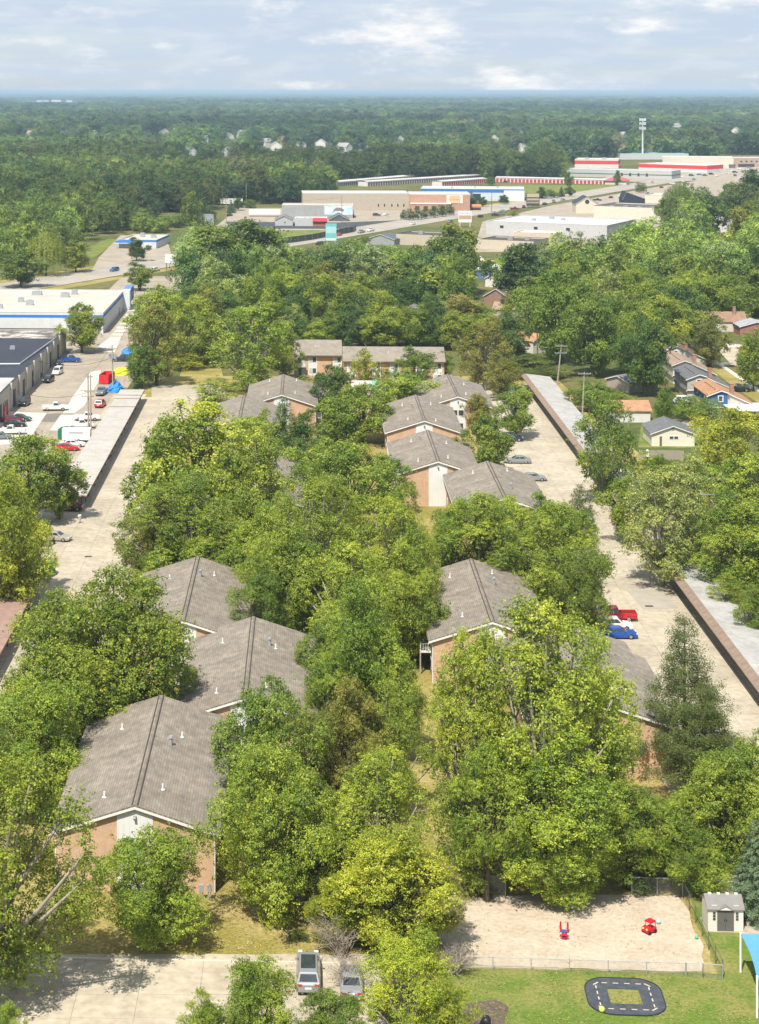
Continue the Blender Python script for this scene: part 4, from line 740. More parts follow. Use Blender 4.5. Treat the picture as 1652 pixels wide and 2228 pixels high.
def car_meshes(k):
    if k in CARM: return CARM[k]
    L, hw, zb_, zr, sec, b0, b1, t0, t1 = SPEC[k]; q = MB(); vs = []
    for x, w, zb, zt in sec:
        h = hw*w; zm = zb+(zt-zb)*.55; vs += [(x*L, -h*.95, zb), (x*L, -h, zm), (x*L, -h*.93, zt), (x*L, h*.93, zt), (x*L, h, zm), (x*L, h*.95, zb)]
    n = len(sec); fs = [(i*6+j, i*6+(j+1) % 6, (i+1)*6+(j+1) % 6, (i+1)*6+j) for i in range(n-1) for j in range(6)]
    fs = [f[::-1] for f in fs]+[tuple(range(6)), tuple((n-1)*6+j for j in range(6))[::-1]]; q.add(vs, fs)
    B = [(b0*L, -hw*.92), (b1*L, -hw*.92), (b1*L, hw*.92), (b0*L, hw*.92)]; Tt = [(t0*L, -hw*.74), (t1*L, -hw*.74), (t1*L, hw*.74), (t0*L, hw*.74)]
    zb_ -= .03
    cv = [(x, y, zb_) for x, y in B]+[(x, y, zr-.05) for x, y in Tt]+[(x*.97+(t0+t1)*L*.015, y*.86, zr) for x, y in Tt]
    q.add(cv, [(0, 1, 5, 4), (1, 2, 6, 5), (2, 3, 7, 6), (3, 0, 4, 7), (4, 5, 9, 8), (5, 6, 10, 9), (6, 7, 11, 10), (7, 4, 8, 11), (8, 9, 10, 11)])
    for s in (-1, 1): q.box(b1*L-.42, b1*L-.30, *sorted((s*hw*.95, s*(hw+.11))), zb_+.0, zb_+.12)   # mirrors
    if k == 'pickup':
        for s in (-1, 1): q.box(-.5*L+.03, -.085*L, *sorted((s*hw*.80, s*hw*.985)), .78, 1.16)
        q.box(-.5*L, -.5*L+.08, -hw*.94, hw*.94, .78, 1.14)
    me = {'body': q.mesh('body', M_PAINT)}
    gl = {}
    F = [(0, 1, 5, 4), (2, 3, 7, 6), (1, 2, 6, 5), (3, 0, 4, 7)]
    def pane(i, mu, mv): g = MB(); g.add(quadpanel([cv[j] for j in F[i]], mu, mv, .012), [(0, 1, 2, 3)]); return g.mesh('window', M_GLASS)
    if k == 'pickup': gl['side_window'] = [pane(0, (.08, .92), (.12, .9)), pane(1, (.08, .92), (.12, .9))]
    else: gl['side_window'] = [pane(0, (.12, .5), (.12, .9)), pane(0, (.54, .92), (.12, .9)), pane(1, (.08, .46), (.12, .9)), pane(1, (.5, .88), (.12, .9))]
    gl['windscreen'] = [pane(2, (.05, .95), (.1, .94))]; gl['rear_window'] = [pane(3, (.08, .92), (.18, .9))]
    g = MB(); wr = .34 if k in ('sedan', 'van') else .39
    g.tube([(0, -.11, 0), (0, .11, 0)], wr, 14, 0); g.tube([(0, -.118, 0), (0, .118, 0)], wr*.6, 10, 1)
    me['wheel'] = g.mesh('wheel', [M_TYRE, M_RIM]); me['wr'] = wr
    for nm, x, m, z in (('headlight', .475, M_LAMP, sec[-2][3]-.12), ('tail_light', -.492, M_RED, sec[0][3]-.02)):
        g = MB(); g.box(-.06, .06, -.16, .16, -.07, .07); me[nm] = (g.mesh(nm, m), x*L, z)
    if k == 'pickup': g = MB(); g.box(-.47*L, -.1*L, -hw*.78, hw*.78, .80, .84); me['bed'] = g.mesh('bed_liner', M_DARK)
    if k == 'suv': g = MB(); g.box(t0*L*.72, t1*L*.95, -hw*.60, hw*.60, zr-.02, zr+.015); me['sunroof'] = g.mesh('glass_roof', M_GLASS)
    g = MB(); g.box(-.5*L-.012, -.5*L, -.26, .26, .62, .76); me['plate'] = g.mesh('licence_plate', paint('plate_white', (.75, .75, .74)))
    me['glass'] = gl; CARM[k] = me; return me
CARC = dict(white=(.72, .71, .68), black=(.015, .016, .018), silver=(.23, .24, .25), grey=(.16, .17, .18), navy=(.02, .035, .07), blue=(.01, .07, .30), red=(.50, .015, .02), maroon=(.16, .01, .022), green=(.02, .06, .045), tan=(.36, .33, .27), yellow=(.70, .43, .02), orange=(.62, .13, .03), sky=(.05, .14, .30))
def car(u, v, kind, colr, head, label, group=None, z=.065, near=False):
    """(u, v): ground below the middle; head: heading in degrees, 0 = photo right, 90 = away"""
    g = G(u, v); me = car_meshes(kind); L, hw = SPEC[kind][0], SPEC[kind][1]
    T = thing({'pickup': 'pickup_truck', 'van': 'delivery_van', 'suv': 'sport_utility_car'}.get(kind, 'sedan_car'), label, {'pickup': 'pickup', 'van': 'van'}.get(kind, 'car'), (g.x, g.y, z), TH+R(head), group)
    obj('body', me['body'], T, color=CARC[colr])
    for nm, ms in me['glass'].items():
        for m in ms: obj(nm, m, T)
    wr = me['wr']
    for x in (-.30, .31):
        for s in (-1, 1): obj('wheel', me['wheel'], T, (x*L, s*(hw-.13), wr))
    if g.y < 560:
        for nm in ('headlight', 'tail_light'):
            m, x, zz = me[nm]
            for s in (-1, 1): obj(nm, m, T, (x, s*hw*.68, zz))
        obj('licence_plate', me['plate'], T)
    if 'bed' in me: obj('bed_liner', me['bed'], T)
    if near and 'sunroof' in me: obj('glass_roof', me['sunroof'], T)
    return T
RA = math.degrees(math.atan2(.877, .48))             # along the main road
car(671, 2131, 'suv', 'silver', 90, 'silver crossover parked nose-in at the edge of the near lot', near=True).scale = (1.27, 1.04, 1.0)
car(764, 2150, 'sedan', 'silver', 90, 'silver car half hidden by dead twigs beside the crossover')
z9c = [(845, 1050, 'pickup', 'blue', 0, 'bright blue pickup by the workshop wall'), (712, 1085, 'sedan', 'black', -80, 'dark car squeezed behind the blue pickup'), (695, 1195, 'van', 'white', -98, 'small white van facing the camera in the workshop yard'),
 (583, 1290, 'suv', 'black', -100, 'black car with lit number plate in front of the white van'), (295, 1570, 'van', 'black', -98, 'black minivan standing by the workshop doors'), (660, 1630, 'pickup', 'white', 8, 'white pickup with empty black bed crossing the workshop yard'),
 (150, 1770, 'sedan', 'maroon', 5, 'dark red car parked beside the red bollards'), (245, 1755, 'sedan', 'green', -12, 'dark green sedan behind the black sedan at the left edge'), (180, 1825, 'sedan', 'black', 3, 'black sedan second from the front at the left edge'),
 (140, 1915, 'pickup', 'white', 180, 'old white pickup facing left in front of the black sedan'), (0, 1975, 'sedan', 'grey', 10, 'grey car cut by the left edge of the picture'), (1485, 1040, 'pickup', 'navy', 178, 'dark pickup beside the far blue tarp'),
 (1220, 1440, 'pickup', 'grey', -95, 'dark pickup facing the camera next to the blue tarp pile'), (1207, 1585, 'suv', 'red', 84, 'red car with pale roof beside the pale carport'), (1045, 1750, 'pickup', 'white', 2, 'white pickup behind the twin poles, farther of two'), (975, 1840, 'pickup', 'white', 4, 'white pickup behind the twin poles, nearer of two')]
for x, y, k, c, hd, lb in z9c: car(x/5.525, 598+y/5.525, k, c, hd, lb)
car(146, 980, 'sedan', 'red', 4, 'red sedan poking out of the trees below the white trailer'); car(158, 972, 'sedan', 'white', 4, 'white sedan behind the red sedan by the white trailer')
car(152, 1111, 'suv', 'maroon', -4, 'maroon suv under the trees at the end of the pale carport'); car(122, 1176, 'sedan', 'tan', -14, 'tan car nosing out of the yellow leaves')
for i, (xs, y) in enumerate([(-41.2, 318), (-41.0, 352), (-41.2, 368)]):
    p = S(xs, y); car(CU+p.x*FP/y, VH+FP*HC/y, 'sedan', ['black', 'navy', 'grey'][i], 0, ['black car in the near end of the pale carport', 'navy car half way along the pale carport', 'grey car in the far half of the pale carport'][i], z=.04)
car(1113, 960, 'suv', 'navy', 0, 'dark navy suv in the far right car park'); car(1127, 1008, 'sedan', 'silver', 180, 'silver sedan in the middle of the far right car park'); car(1160, 1046, 'sedan', 'silver', 0, 'silver sedan half behind the roof in the far right car park')
car(1338, 1350, 'pickup', 'red', 180, 'red pickup with black bed cover on the right drive'); car(1337, 1371, 'suv', 'white', 0, 'white suv between the red pickup and the blue car'); car(1345, 1388, 'sedan', 'blue', 0, 'bright blue car nearest the big cottonwood')
for i, (xs, y, c) in enumerate([(56.2, 237, 'white'), (56.2, 226, 'red'), (56.2, 274, 'black'), (56.2, 385, 'maroon'), (56.2, 352, 'silver')]):
    p = S(xs, y); car(CU+p.x*FP/y, VH+FP*HC/y, 'sedan', c, 180, ['white car under the near right carport', 'red car under the near right carport', 'black car under the middle right carport', 'maroon car under the far right carport', 'silver car under the far right carport'][i], z=.04)
far = [(249, 590, 'suv', 'sky', RA+180, 'blue car on the road left of the honey locust'), (338, 590, 'suv', 'white', RA, 'white car on the road right of the honey locust'), (695, 533, 'suv', 'black', RA+180, 'black car on the road above the tall trees'), (737, 513, 'sedan', 'red', RA+180, 'red car passing the teal sign'),
 (786, 507, 'pickup', 'silver', RA+180, 'grey pickup following the red car'), (807, 503, 'pickup', 'white', RA+180, 'white pickup on the road by the black yard'), (898, 489, 'sedan', 'white', RA+180, 'white car on the road below the row of street trees'), (980, 484, 'suv', 'silver', RA, 'silver car on the road left of the white pylon sign'),
 (1046, 473, 'suv', 'black', RA, 'black car on the road right of the white pylon sign'), (1078, 470, 'suv', 'black', 10, 'black car parked by the white store'), (1090, 468, 'suv', 'grey', 10, 'grey car parked by the white store'), (1186, 446, 'suv', 'black', RA, 'black car on the road beside the timber pylon sign'),
 (990, 456, 'suv', 'white', 0, 'white car parked under the EQUIPMENT signboard'), (1003, 454, 'sedan', 'red', 0, 'red car parked under the EQUIPMENT signboard'), (1130, 435, 'pickup', 'navy', 60, 'dark truck at the blue band warehouse'), (1146, 434, 'suv', 'grey', 60, 'grey suv at the blue band warehouse'), (1178, 432, 'suv', 'black', 0, 'black suv below the shrub bank'), (1195, 432, 'suv', 'silver', 0, 'silver suv below the shrub bank'),
 (1100, 396.5, 'sedan', 'black', RA, 'black car on the grass edge by the red storage doors'), (1505, 383, 'suv', 'navy', 30, 'navy suv in front of the red fascia store'), (1522, 381, 'sedan', 'sky', 30, 'blue car in front of the red fascia store'), (1534, 382.5, 'sedan', 'maroon', 30, 'maroon car in front of the red fascia store'), (1548, 380, 'suv', 'black', 30, 'black suv in front of the red fascia store'),
 (1572, 374, 'van', 'white', 20, 'white van by the cream retail block'), (1590, 372, 'van', 'white', 10, 'white van at the brick pink block'), (1610, 368, 'suv', 'white', 0, 'white suv at the brick pink block'), (1630, 366, 'suv', 'silver', 0, 'silver suv at the brick pink block'), (1560, 384, 'sedan', 'white', RA, 'white sedan leaving the retail forecourt'), (1510, 391, 'sedan', 'silver', RA, 'silver car on the road by the retail forecourt'),
 (1064, 571, 'sedan', 'yellow', 0, 'yellow car in the yard beyond the wood gap'), (1043, 568, 'van', 'white', 0, 'white van beside the yellow car')]
for u, v, k, c, hd, lb in far: car(u, v, k, c, hd, lb)
pk = random.Random(9)
for i, (u, v) in enumerate([(1075, 466), (1096, 461), (1120, 456), (1140, 452), (1205, 440), (1225, 436), (1262, 446), (1300, 437), (1330, 431), (1352, 428), (1410, 424), (1440, 409), (1465, 401), (1490, 396), (1585, 378), (1600, 376), (1616, 374), (1632, 371), (1455, 388), (1470, 386), (1484, 385), (640, 470), (655, 468), (820, 470), (840, 468), (1640, 380), (1600, 383), (1420, 398), (1560, 366), (1545, 369), (500, 470), (950, 462)]):
    c_ = pk.choice(['white', 'black', 'silver', 'grey', 'navy', 'maroon', 'white', 'tan']); k_ = pk.choice(['suv', 'sedan', 'suv', 'pickup']); car(u, v, k_, c_, pk.choice([0, 60, RA, 90]), '%s %s parked on the far trade lots' % (c_, {'suv': 'suv', 'sedan': 'sedan', 'pickup': 'pickup'}[k_]), 'cars on the far trade lots')
car(1477, 877, 'suv', 'white', 175, 'white suv parked behind the blue house'); car(1527, 786, 'suv', 'black', 0, 'dark car in the shade of the street tree'); car(1606, 852, 'pickup', 'black', 0, 'black pickup with trailer right of the grey house')
# ---------------------------------------------------------------- yard things
def dump_box(label, u, v, rz, L, Wd, h, col, name='roll_off_container', open_top=True):
    T = thing(name, label, 'container', G(u, v)+Vector((0, 0, .05)), TH+rz); q = MB(); t = .08
    q.box(-L/2, L/2, -Wd/2, Wd/2, .12, .3); q.box(-L/2, L/2, -Wd/2, -Wd/2+t, .3, h); q.box(-L/2, L/2, Wd/2-t, Wd/2, .3, h); q.box(-L/2, -L/2+t, -Wd/2+t, Wd/2-t, .3, h); q.box(L/2-t, L/2, -Wd/2+t, Wd/2-t, .3, h); part(T, 'shell', q, M_OBJ, color=col)
    rb = MB()
    for k in range(7): x = -L/2+.3+k*(L-.6)/6; rb.box(x-.06, x+.06, -Wd/2-.08, -Wd/2, .2, h); rb.box(x-.06, x+.06, Wd/2, Wd/2+.08, .2, h)
    part(T, 'side_ribs', rb, M_OBJ, color=col)
    if not open_top: q = MB(); q.xprism([(-Wd/2-.05, h), (Wd/2+.05, h), (Wd/2+.05, h+.05), (0, h+.28), (-Wd/2-.05, h+.05)], -L/2, L/2); part(T, 'lid', q, M_OBJ, color=tuple(c*.8 for c in col))
    return T
dump_box('open red roll-off container in the workshop yard', 232.5, 832, R(82), 6.2, 2.4, 2.3, (.55, .02, .03))
dump_box('green waste container beside the white trailer', 141, 954, R(85), 3.0, 2.2, 2.0, (.02, .16, .07), 'waste_container', False)
dump_box('green waste bin at the end of the rust brown carport', 105, 1252, R(88), 2.0, 1.7, 1.7, (.01, .22, .08), 'waste_bin', False)
def lump(label, name, u, v, sx, sy, h, col, cat, seed):
    rr = random.Random(seed); q = MB(); n = 14; m = 6; vs = []; fs = []
    for i in range(m+1):
        f = i/m; rad = math.cos(f*math.pi/2)**.45 if i < m else .05
        for j in range(n): a = 2*math.pi*j/n; k = rad*(1+rr.uniform(-.16, .16)); vs.append((sx/2*k*math.cos(a), sy/2*k*math.sin(a), h*f*(1+rr.uniform(-.12, .12))))
    for i in range(m):
        for j in range(n): fs.append((i*n+j, i*n+(j+1) % n, (i+1)*n+(j+1) % n, (i+1)*n+j))
    fs.append(tuple(m*n+j for j in range(n))); q.add(vs, fs)
    o = obj(name, q.mesh(name, M_OBJ), None, G(u, v)+Vector((0, 0, .04)), TH, color=col); return tag(o, label, cat)
lump('crumpled bright blue tarp over a pile beside the pale carport', 'tarp_pile', 251, 850, 3.6, 6.5, 2.2, (.03, .22, .58), 'tarp', 3); lump('smaller blue tarp pile beside the dark pickup', 'tarp_pile', 279, 775, 4, 5, 2.4, (.06, .25, .52), 'tarp', 4); lump('lime yellow covered load next to the red container', 'covered_load', 264, 816, 4.4, 2.6, 1.9, (.48, .55, .03), 'tarp', 5)
T = thing('box_trailer', 'white box trailer against the pale carport', 'trailer', G(167, 961)+Vector((0, 0, .05)), TH); q = MB(); q.box(-2.9, 2.9, -1.1, 1.1, .5, 2.7); part(T, 'box', q, paint('trailer_white', (.70, .69, .66))); q = MB(); q.box(-1.4, 1.4, -1.115, -1.1, 1.85, 2.1); part(T, 'print_stripe', q, M_STEEL)
for x in (-.5, .5):
    for s in (-1, 1): obj('wheel', car_meshes('sedan')['wheel'], T, (x, s*1.05, .34))
T = thing('semi_trailer', 'long white semi trailer beside the grey warehouse', 'trailer', G(576, 471)+Vector((0, 0, .05)), TH); q = MB(); q.box(-9, 9, -1.3, 1.3, 1.1, 4.0); part(T, 'box', q, MATS['trailer_white']); q = MB(); q.box(-9, 9, -1.33, 1.33, .8, 1.1); part(T, 'skirt', q, M_OBJ, color=(.30, .10, .08))
for u, v, w, c, lb in ((504, 446, 14, (.66, .64, .61), 'white box truck with red cab behind the spruce'), (640, 432, 12, (.66, .66, .64), 'white truck body behind the grey warehouse'), (378, 458, 12, (.66, .66, .63), 'white trailer roof in the scrub left of the shed'), (445, 440, 10, (.62, .61, .58), 'pale trailer in the scrub below the forest')):
    T = thing('parked_trailer', lb, 'trailer', G(u, v), TH); q = MB(); q.box(-w/2, w/2, -1.5, 1.5, .9, 4.2); part(T, 'box', q, M_OBJ, color=c); q = MB(); q.box(-w/2+.5, w/2-.5, -1.2, 1.2, .3, .9); part(T, 'chassis', q, M_DARK)
T = thing('orange_excavator', 'orange excavator beside the white truck body', 'excavator', G(614, 440), TH); q = MB(); q.box(-2, 2, -1.4, 1.4, 1, 2.8); part(T, 'cab', q, M_OBJ, color=CARC['orange']); q = MB(); q.tube([(-1, 0, 2.5), (-4, 0, 5), (-6.5, 0, 2)], .4, 6); part(T, 'boom', q, M_OBJ, color=CARC['orange']); q = MB(); q.box(-2.2, 2.2, -1.6, 1.6, .1, 1); part(T, 'tracks', q, M_DARK)
T = thing('orange_tanker', 'orange tank trailer on the grass by the street trees', 'trailer', G(1036, 457), TH); q = MB(); q.tube([(-3, 0, 2.2), (3, 0, 2.2)], 1.3, 12); part(T, 'tank', q, M_OBJ, color=(.55, .22, .10)); q = MB(); q.box(-2.8, 2.8, -.9, .9, .2, 1); part(T, 'chassis', q, M_DARK)
for k, (u, v) in enumerate([(7, 910), (14.5, 902)]):
    q = MB(); q.tube([(0, 0, 0), (0, 0, 2.4)], .35, 10); q.ball((0, 0, 2.4), .35, 10); tag(obj('bollard', q.mesh('bollard', M_OBJ), None, G(u, v), color=(.55, .02, .02)), ['red bollard nearest the left edge by the workshop door', 'red bollard second from the left edge by the workshop door'][k], 'bollard', 'red bollards')
# ---------------------------------------------------------------- poles and wires
def pole(label, ub, vb, ut, vt, arms=((.35, 2.4),), can=0, m=None, gal=False):
    g = G(ub, vb); h = HC-(vt-VH)*g.y/FP; t = Vector(((ut-CU)*g.y/FP-g.x, 0, h)); T = thing('utility_pole', label, 'utility pole', g, 0)
    q = MB(); q.tube([(0, 0, 0), t*.5, t], [.2, .17, .13], 8); part(T, 'mast', q, m or M_POLE)
    for dz, w in arms:
        q = MB(); p = t*(1-dz/h); q.box(p.x-w/2, p.x+w/2, -.28, -.14, p.z-.08, p.z+.08); a = part(T, 'crossarm', q, M_GALV if gal else M_WOOD)
        for x in (-.46, -.2, .2, .46): q = MB(); q.tube([(p.x+x*w, -.21, p.z+.08), (p.x+x*w, -.21, p.z+.32)], .06, 6); part(a, 'insulator', q, M_STEEL)
    for k in range(can): q = MB(); p = t*(1-2.6/h); q.tube([(p.x+(k-1)*.7, -.55, p.z-.6), (p.x+(k-1)*.7, -.55, p.z+.6)], .3, 10); part(T, 'transformer', q, M_GALV)
    return g+t
tops = {}
tops['r0'] = pole('utility pole at the back of the orange roofed garage', 1170, 792, 1169, 705, ((.4, 2.6), (1.6, 2.2)))
tops['r1'] = pole('leaning pale pole with two crossarms beyond the far right carport', 1213, 836, 1222, 750, ((.3, 3.0), (2.0, 3.0)), m=M_WOOD, gal=True)
tops['r2'] = pole('tall wooden pole with one crossarm beside the far right carport', 1267, 914, 1272, 809, ((.4, 2.8),), m=M_WOOD, gal=True)
tops['r3'] = pole('dark brown pole among the silver green trees on the right', 1543, 1252, 1544, 1068, ((.5, 3.0),), m=mat('red_pole', (.16, .075, .045), .9, .2, 2), gal=True)
tops['l1'] = pole('left twin pole with transformers beside the pale carport', 192.5, 934, 191.5, 813, ((.6, 2.2), (3.6, 3.2), (4.8, 2.6)), 0, m=M_WOOD)
tops['l1b'] = pole('right twin pole beside the pale carport', 197.5, 936, 197, 815, ((3.6, 2.6),), m=M_WOOD)
tops['l2'] = pole('pole with three grey transformers behind the red container', 246, 853, 244, 751, ((.8, 2.6), (2.4, 2.0)), 3, m=M_WOOD)
tops['l3'] = pole('thin pole by the wood at the top of the yard', 281, 764, 280, 711, ((.4, 2.6), (1.6, 2.4)), 0, m=M_WOOD)
tops['f1'] = pole('wooden pole right of the scrub behind the black yard', 536, 446, 536, 400, (), m=M_WOOD); tops['f2'] = pole('wooden pole beside the spruce at the black yard', 493, 487, 492, 438, ((.4, 2.6),), m=M_WOOD); tops['f3'] = pole('thin wooden pole left of the trucks', 485, 450, 484, 404, ((.4, 2.4),))
tops['f4'] = pole('wooden pole in the scrub left of the shed', 311, 472, 310, 415, ((.4, 2.4), (1.6, 2.4))); tops['f5'] = pole('pale pole below the forest edge above the storage rows', 690, 404, 690, 384, ((.4, 2.4),)); tops['f6'] = pole('second pale pole below the forest edge above the storage rows', 953, 388, 953, 366, ((.4, 2.4),))
tops['f7'] = pole('roadside pole left of the white pylon sign', 744, 503, 744, 428, ((.4, 2.2),)); tops['f8'] = pole('thin roadside pole in front of the brick showroom', 1070, 462, 1070, 415, ())
def wire(label, a, b, sag=1.2, r=.035):
    a, b = Vector(a), Vector(b); q = MB(); q.tube([a.lerp(b, t)-Vector((0, 0, sag*4*t*(1-t))) for t in (0, .15, .3, .5, .7, .85, 1)], r, 4); tag(obj('power_line', q.mesh('power_line', M_DARK)), label, 'cable', 'overhead cables')
for a, b, lb in (('l1', 'l2', 'overhead cable from the twin poles to the transformer pole'), ('l2', 'l3', 'overhead cable from the transformer pole to the thin pole'), ('r1', 'r2', 'overhead cable between the two pale right poles'), ('r0', 'r1', 'overhead cable from the garage pole to the leaning pole'), ('r2', 'r3', 'overhead cable running to the dark brown pole'), ('f2', 'f7', 'overhead cable over the black yard'), ('f3', 'f1', 'overhead cable behind the trucks'), ('f5', 'f6', 'overhead cable above the storage rows')):
    wire(lb, tops[a]-Vector((.6, .2, .3)), tops[b]-Vector((.6, .2, .3)))
wire('overhead cable from the twin poles to the workshop wall', tops['l1']-Vector((0, 0, 4)), S(-66.5, 400, 5.5), 1.5); wire('overhead cable from the transformer pole to the workshop wall', tops['l2']-Vector((0, 0, 3)), S(-66.5, 440, 5.6), 1.5)
wire('overhead cable from the dark brown pole to the right', tops['r3']-Vector((0, 0, 1)), Vector((tops['r3'].x+22, 195, 9.5)), 1.5)
T = thing('cell_tower', 'tall pale cell tower with three antenna rings', 'tower', G(1398.7, 346)); q = MB(); q.tube([(0, 0, 0), (0, 0, 42)], [1.0, .7], 12); part(T, 'mast', q, paint('tower_paint', (.58, .59, .60)))
for z in (41.5, 37.5, 32.5):
    for k in range(9): a = k*2*math.pi/9; q = MB(); q.tube([(0, 0, z), (math.cos(a)*3, math.sin(a)*3, z)], .12, 5); q.box(math.cos(a)*3.1-.4, math.cos(a)*3.1+.4, math.sin(a)*3.1-.25, math.sin(a)*3.1+.25, z-1.3, z+1.4); part(T, 'antenna', q, MATS['tower_paint'])
# signs
def pylon(label, u, v, w, z0, z1, col, post=(.4, .4, .4), bands=()):
    T = thing('pylon_sign', label, 'sign', G(u, v), TH); q = MB(); q.box(-w/2, w/2, -.3, .3, z0, z1); b = part(T, 'panel', q, M_OBJ, color=col); q = MB(); q.box(-w*.4, -w*.4+.35, -.15, .15, 0, z0); q.box(w*.4-.35, w*.4, -.15, .15, 0, z0); part(T, 'posts', q, M_OBJ, color=post)
    for a, c, cl in bands: q = MB(); q.box(-w/2+.3, w/2-.3, -.33, -.3, a, c); part(b, 'print_band', q, M_OBJ, color=cl)
pylon('teal and white pylon sign in front of the fenced grass', 720.5, 541, 5.0, 3.6, 11.5, (.16, .45, .46), (.4, .4, .35), ((3.8, 4.8, (.66, .66, .62)), (7, 10, (.36, .58, .58))))
pylon('white pylon sign with an orange text band by the road', 1012, 494, 7.0, 2.5, 8.6, (.66, .66, .66), (.6, .6, .6), ((4.2, 6.2, (.45, .30, .22)), (6.9, 8.0, (.52, .58, .62))))
pylon('dark timber pylon sign with tan crown at the junction', 1160, 452, 8, 1.2, 9.0, (.07, .06, .05), (.1, .08, .07), ((6.6, 8.8, (.42, .36, .22)), (4.6, 5.8, (.40, .33, .22)), (2.8, 3.8, (.30, .27, .22))))
pylon('white sign on a single post by the filling station lot', 372, 601, 4.6, 5.2, 8.6, (.62, .66, .68), (.14, .12, .10)); pylon('empty rusty sign frame in front of the filling station', 292, 563, 3.0, 2.4, 3.6, (.60, .61, .60), (.10, .07, .055))
pylon('yellow and grey pylon sign at the right by the road', 1620, 425, 10, 7, 13, (.50, .50, .48), (.4, .4, .4), ((7.1, 9.0, (.66, .45, .06)),))
# dark screen fence round the grass
T = thing('screen_fence', 'long dark green screen fence along the road in front of the fenced grass', 'fence', G(600, 533)); a0 = G(600, 533); pts = [G(u, v)-a0 for u, v in ((600, 533), (680, 522), (770, 505), (775, 499))]
for i in range(len(pts)-1):
    d = pts[i+1]-pts[i]; n = max(1, int(d.length/6))
    for k in range(n):
        p, r_ = pts[i]+d*(k/n), pts[i]+d*((k+1)/n); q = MB(); q.add([(p.x, p.y, .1), (r_.x, r_.y, .1), (r_.x, r_.y, 2.9), (p.x, p.y, 2.9), (p.x, p.y+.06, .1), (r_.x, r_.y+.06, .1), (r_.x, r_.y+.06, 2.9), (p.x, p.y+.06, 2.9)], [(0, 1, 2, 3), (5, 4, 7, 6), (3, 2, 6, 7), (0, 4, 5, 1), (0, 3, 7, 4), (1, 5, 6, 2)]); part(T, 'screen_panel', q, paint('screen_green', (.045, .06, .045))); q = MB(); q.tube([(p.x, p.y, 0), (p.x, p.y, 3)], .06, 5); part(T, 'post', q, M_STEEL)
# board fence by the cream garage
T = thing('board_fence', 'weathered board fence below the cream garage', 'fence', G(1391, 1000), TH); q = MB(); q.box(0, .13, 0, .03, .05, 1.85); bm = q.mesh('board', M_WOOD)
for k in range(58): obj('board', bm, T, (k*.15, 0, random.uniform(-.03, .03)))
q = MB(); q.box(0, 8.7, .03, .09, .4, .5); q.box(0, 8.7, .03, .09, 1.5, 1.6); part(T, 'rail', q, M_WOOD)
T = thing('board_fence', 'pale board fence behind the dark brown pole', 'fence', G(1556, 1256), TH)
for k in range(70): obj('board', bm, T, (k*.16, 0, random.uniform(-.03, .03)))
T = thing('utility_cabinet', 'white cabinet on a dark post in front of the board fence', 'cabinet', G(1409, 1004), TH); q = MB(); q.box(-.28, .28, -.2, .2, .95, 2.1); q.ball((0, 0, 2.1), .25, 8); part(T, 'cabinet', q, MATS['trailer_white']); q = MB(); q.box(-.2, .2, -.15, .15, 0, .95); part(T, 'post', q, M_DARK)
# ---------------------------------------------------------------- playground
def chainlink(label, pts, h, post_sp=3.0, rail=True, name='chain_link_fence', pm=None):
    o = G(*pts[0]); T = thing(name, label, 'fence', o); P3 = [G(*p)-o for p in pts]; q = MB(); wr = MB(); pm = pm or M_GALV
    for a, b in zip(P3, P3[1:]):
        d = b-a; L = d.length; n = max(1, round(L/post_sp)); e = d.normalized()
        for k in range(n+1):
            p = a+d*(k/n); g = MB(); g.tube([(p.x, p.y, 0), (p.x, p.y, h+.05)], .035, 6); part(T, 'post', g, pm)
        if rail: g = MB(); g.tube([a+Vector((0, 0, h)), b+Vector((0, 0, h))], .028, 6); part(T, 'top_rail', g, pm)
        st = .16; k = -h
        while k < L:
            for s in (1, -1):
                x0, x1 = (k, k+h) if s > 0 else (k+h, k); z0, z1 = 0.0, h
                lo, hi = max(min(x0, x1), 0), min(max(x0, x1), L)
                if hi-lo < .05: continue
                f = lambda x: z0+(z1-z0)*(x-x0)/(x1-x0)
                p, r_ = a+e*lo, a+e*hi; w = .007; za, zb = f(lo), f(hi)
                wr.add([(p.x, p.y, za-w), (r_.x, r_.y, zb-w), (r_.x, r_.y, zb+w), (p.x, p.y, za+w)], [(0, 1, 2, 3)])
            k += st
    m = part(T, 'wire_mesh', wr, pm); m['kind'] = 'stuff'; return T
M_GREENF = paint('green_coated_steel', (.09, .125, .085), .6)
chainlink('tall chain link fence behind the sand pit on the left', [(975, 1952), (1100, 1953)], 1.9, 2.6)
chainlink('tall chain link fence behind the sand pit on the right', [(1375, 1948), (1486, 1951)], 1.6, 1.9); chainlink('chain link fence behind the resin shed', [(1486, 1949), (1620, 1956)], 1.5, 2.2)
chainlink('green chain link fence running down the right side of the sand pit', [(1487, 1955), (1573, 2129)], 1.5, 2.6, pm=M_GREENF)
chainlink('thin chain link fence between sand pit and lawn', [(990, 2108), (1492, 2124)], 1.05, 3.1); chainlink('chain link gate at the lower right corner of the sand pit', [(1494, 2126), (1530, 2128), (1573, 2131)], 1.15, 1.4, name='chain_link_gate')
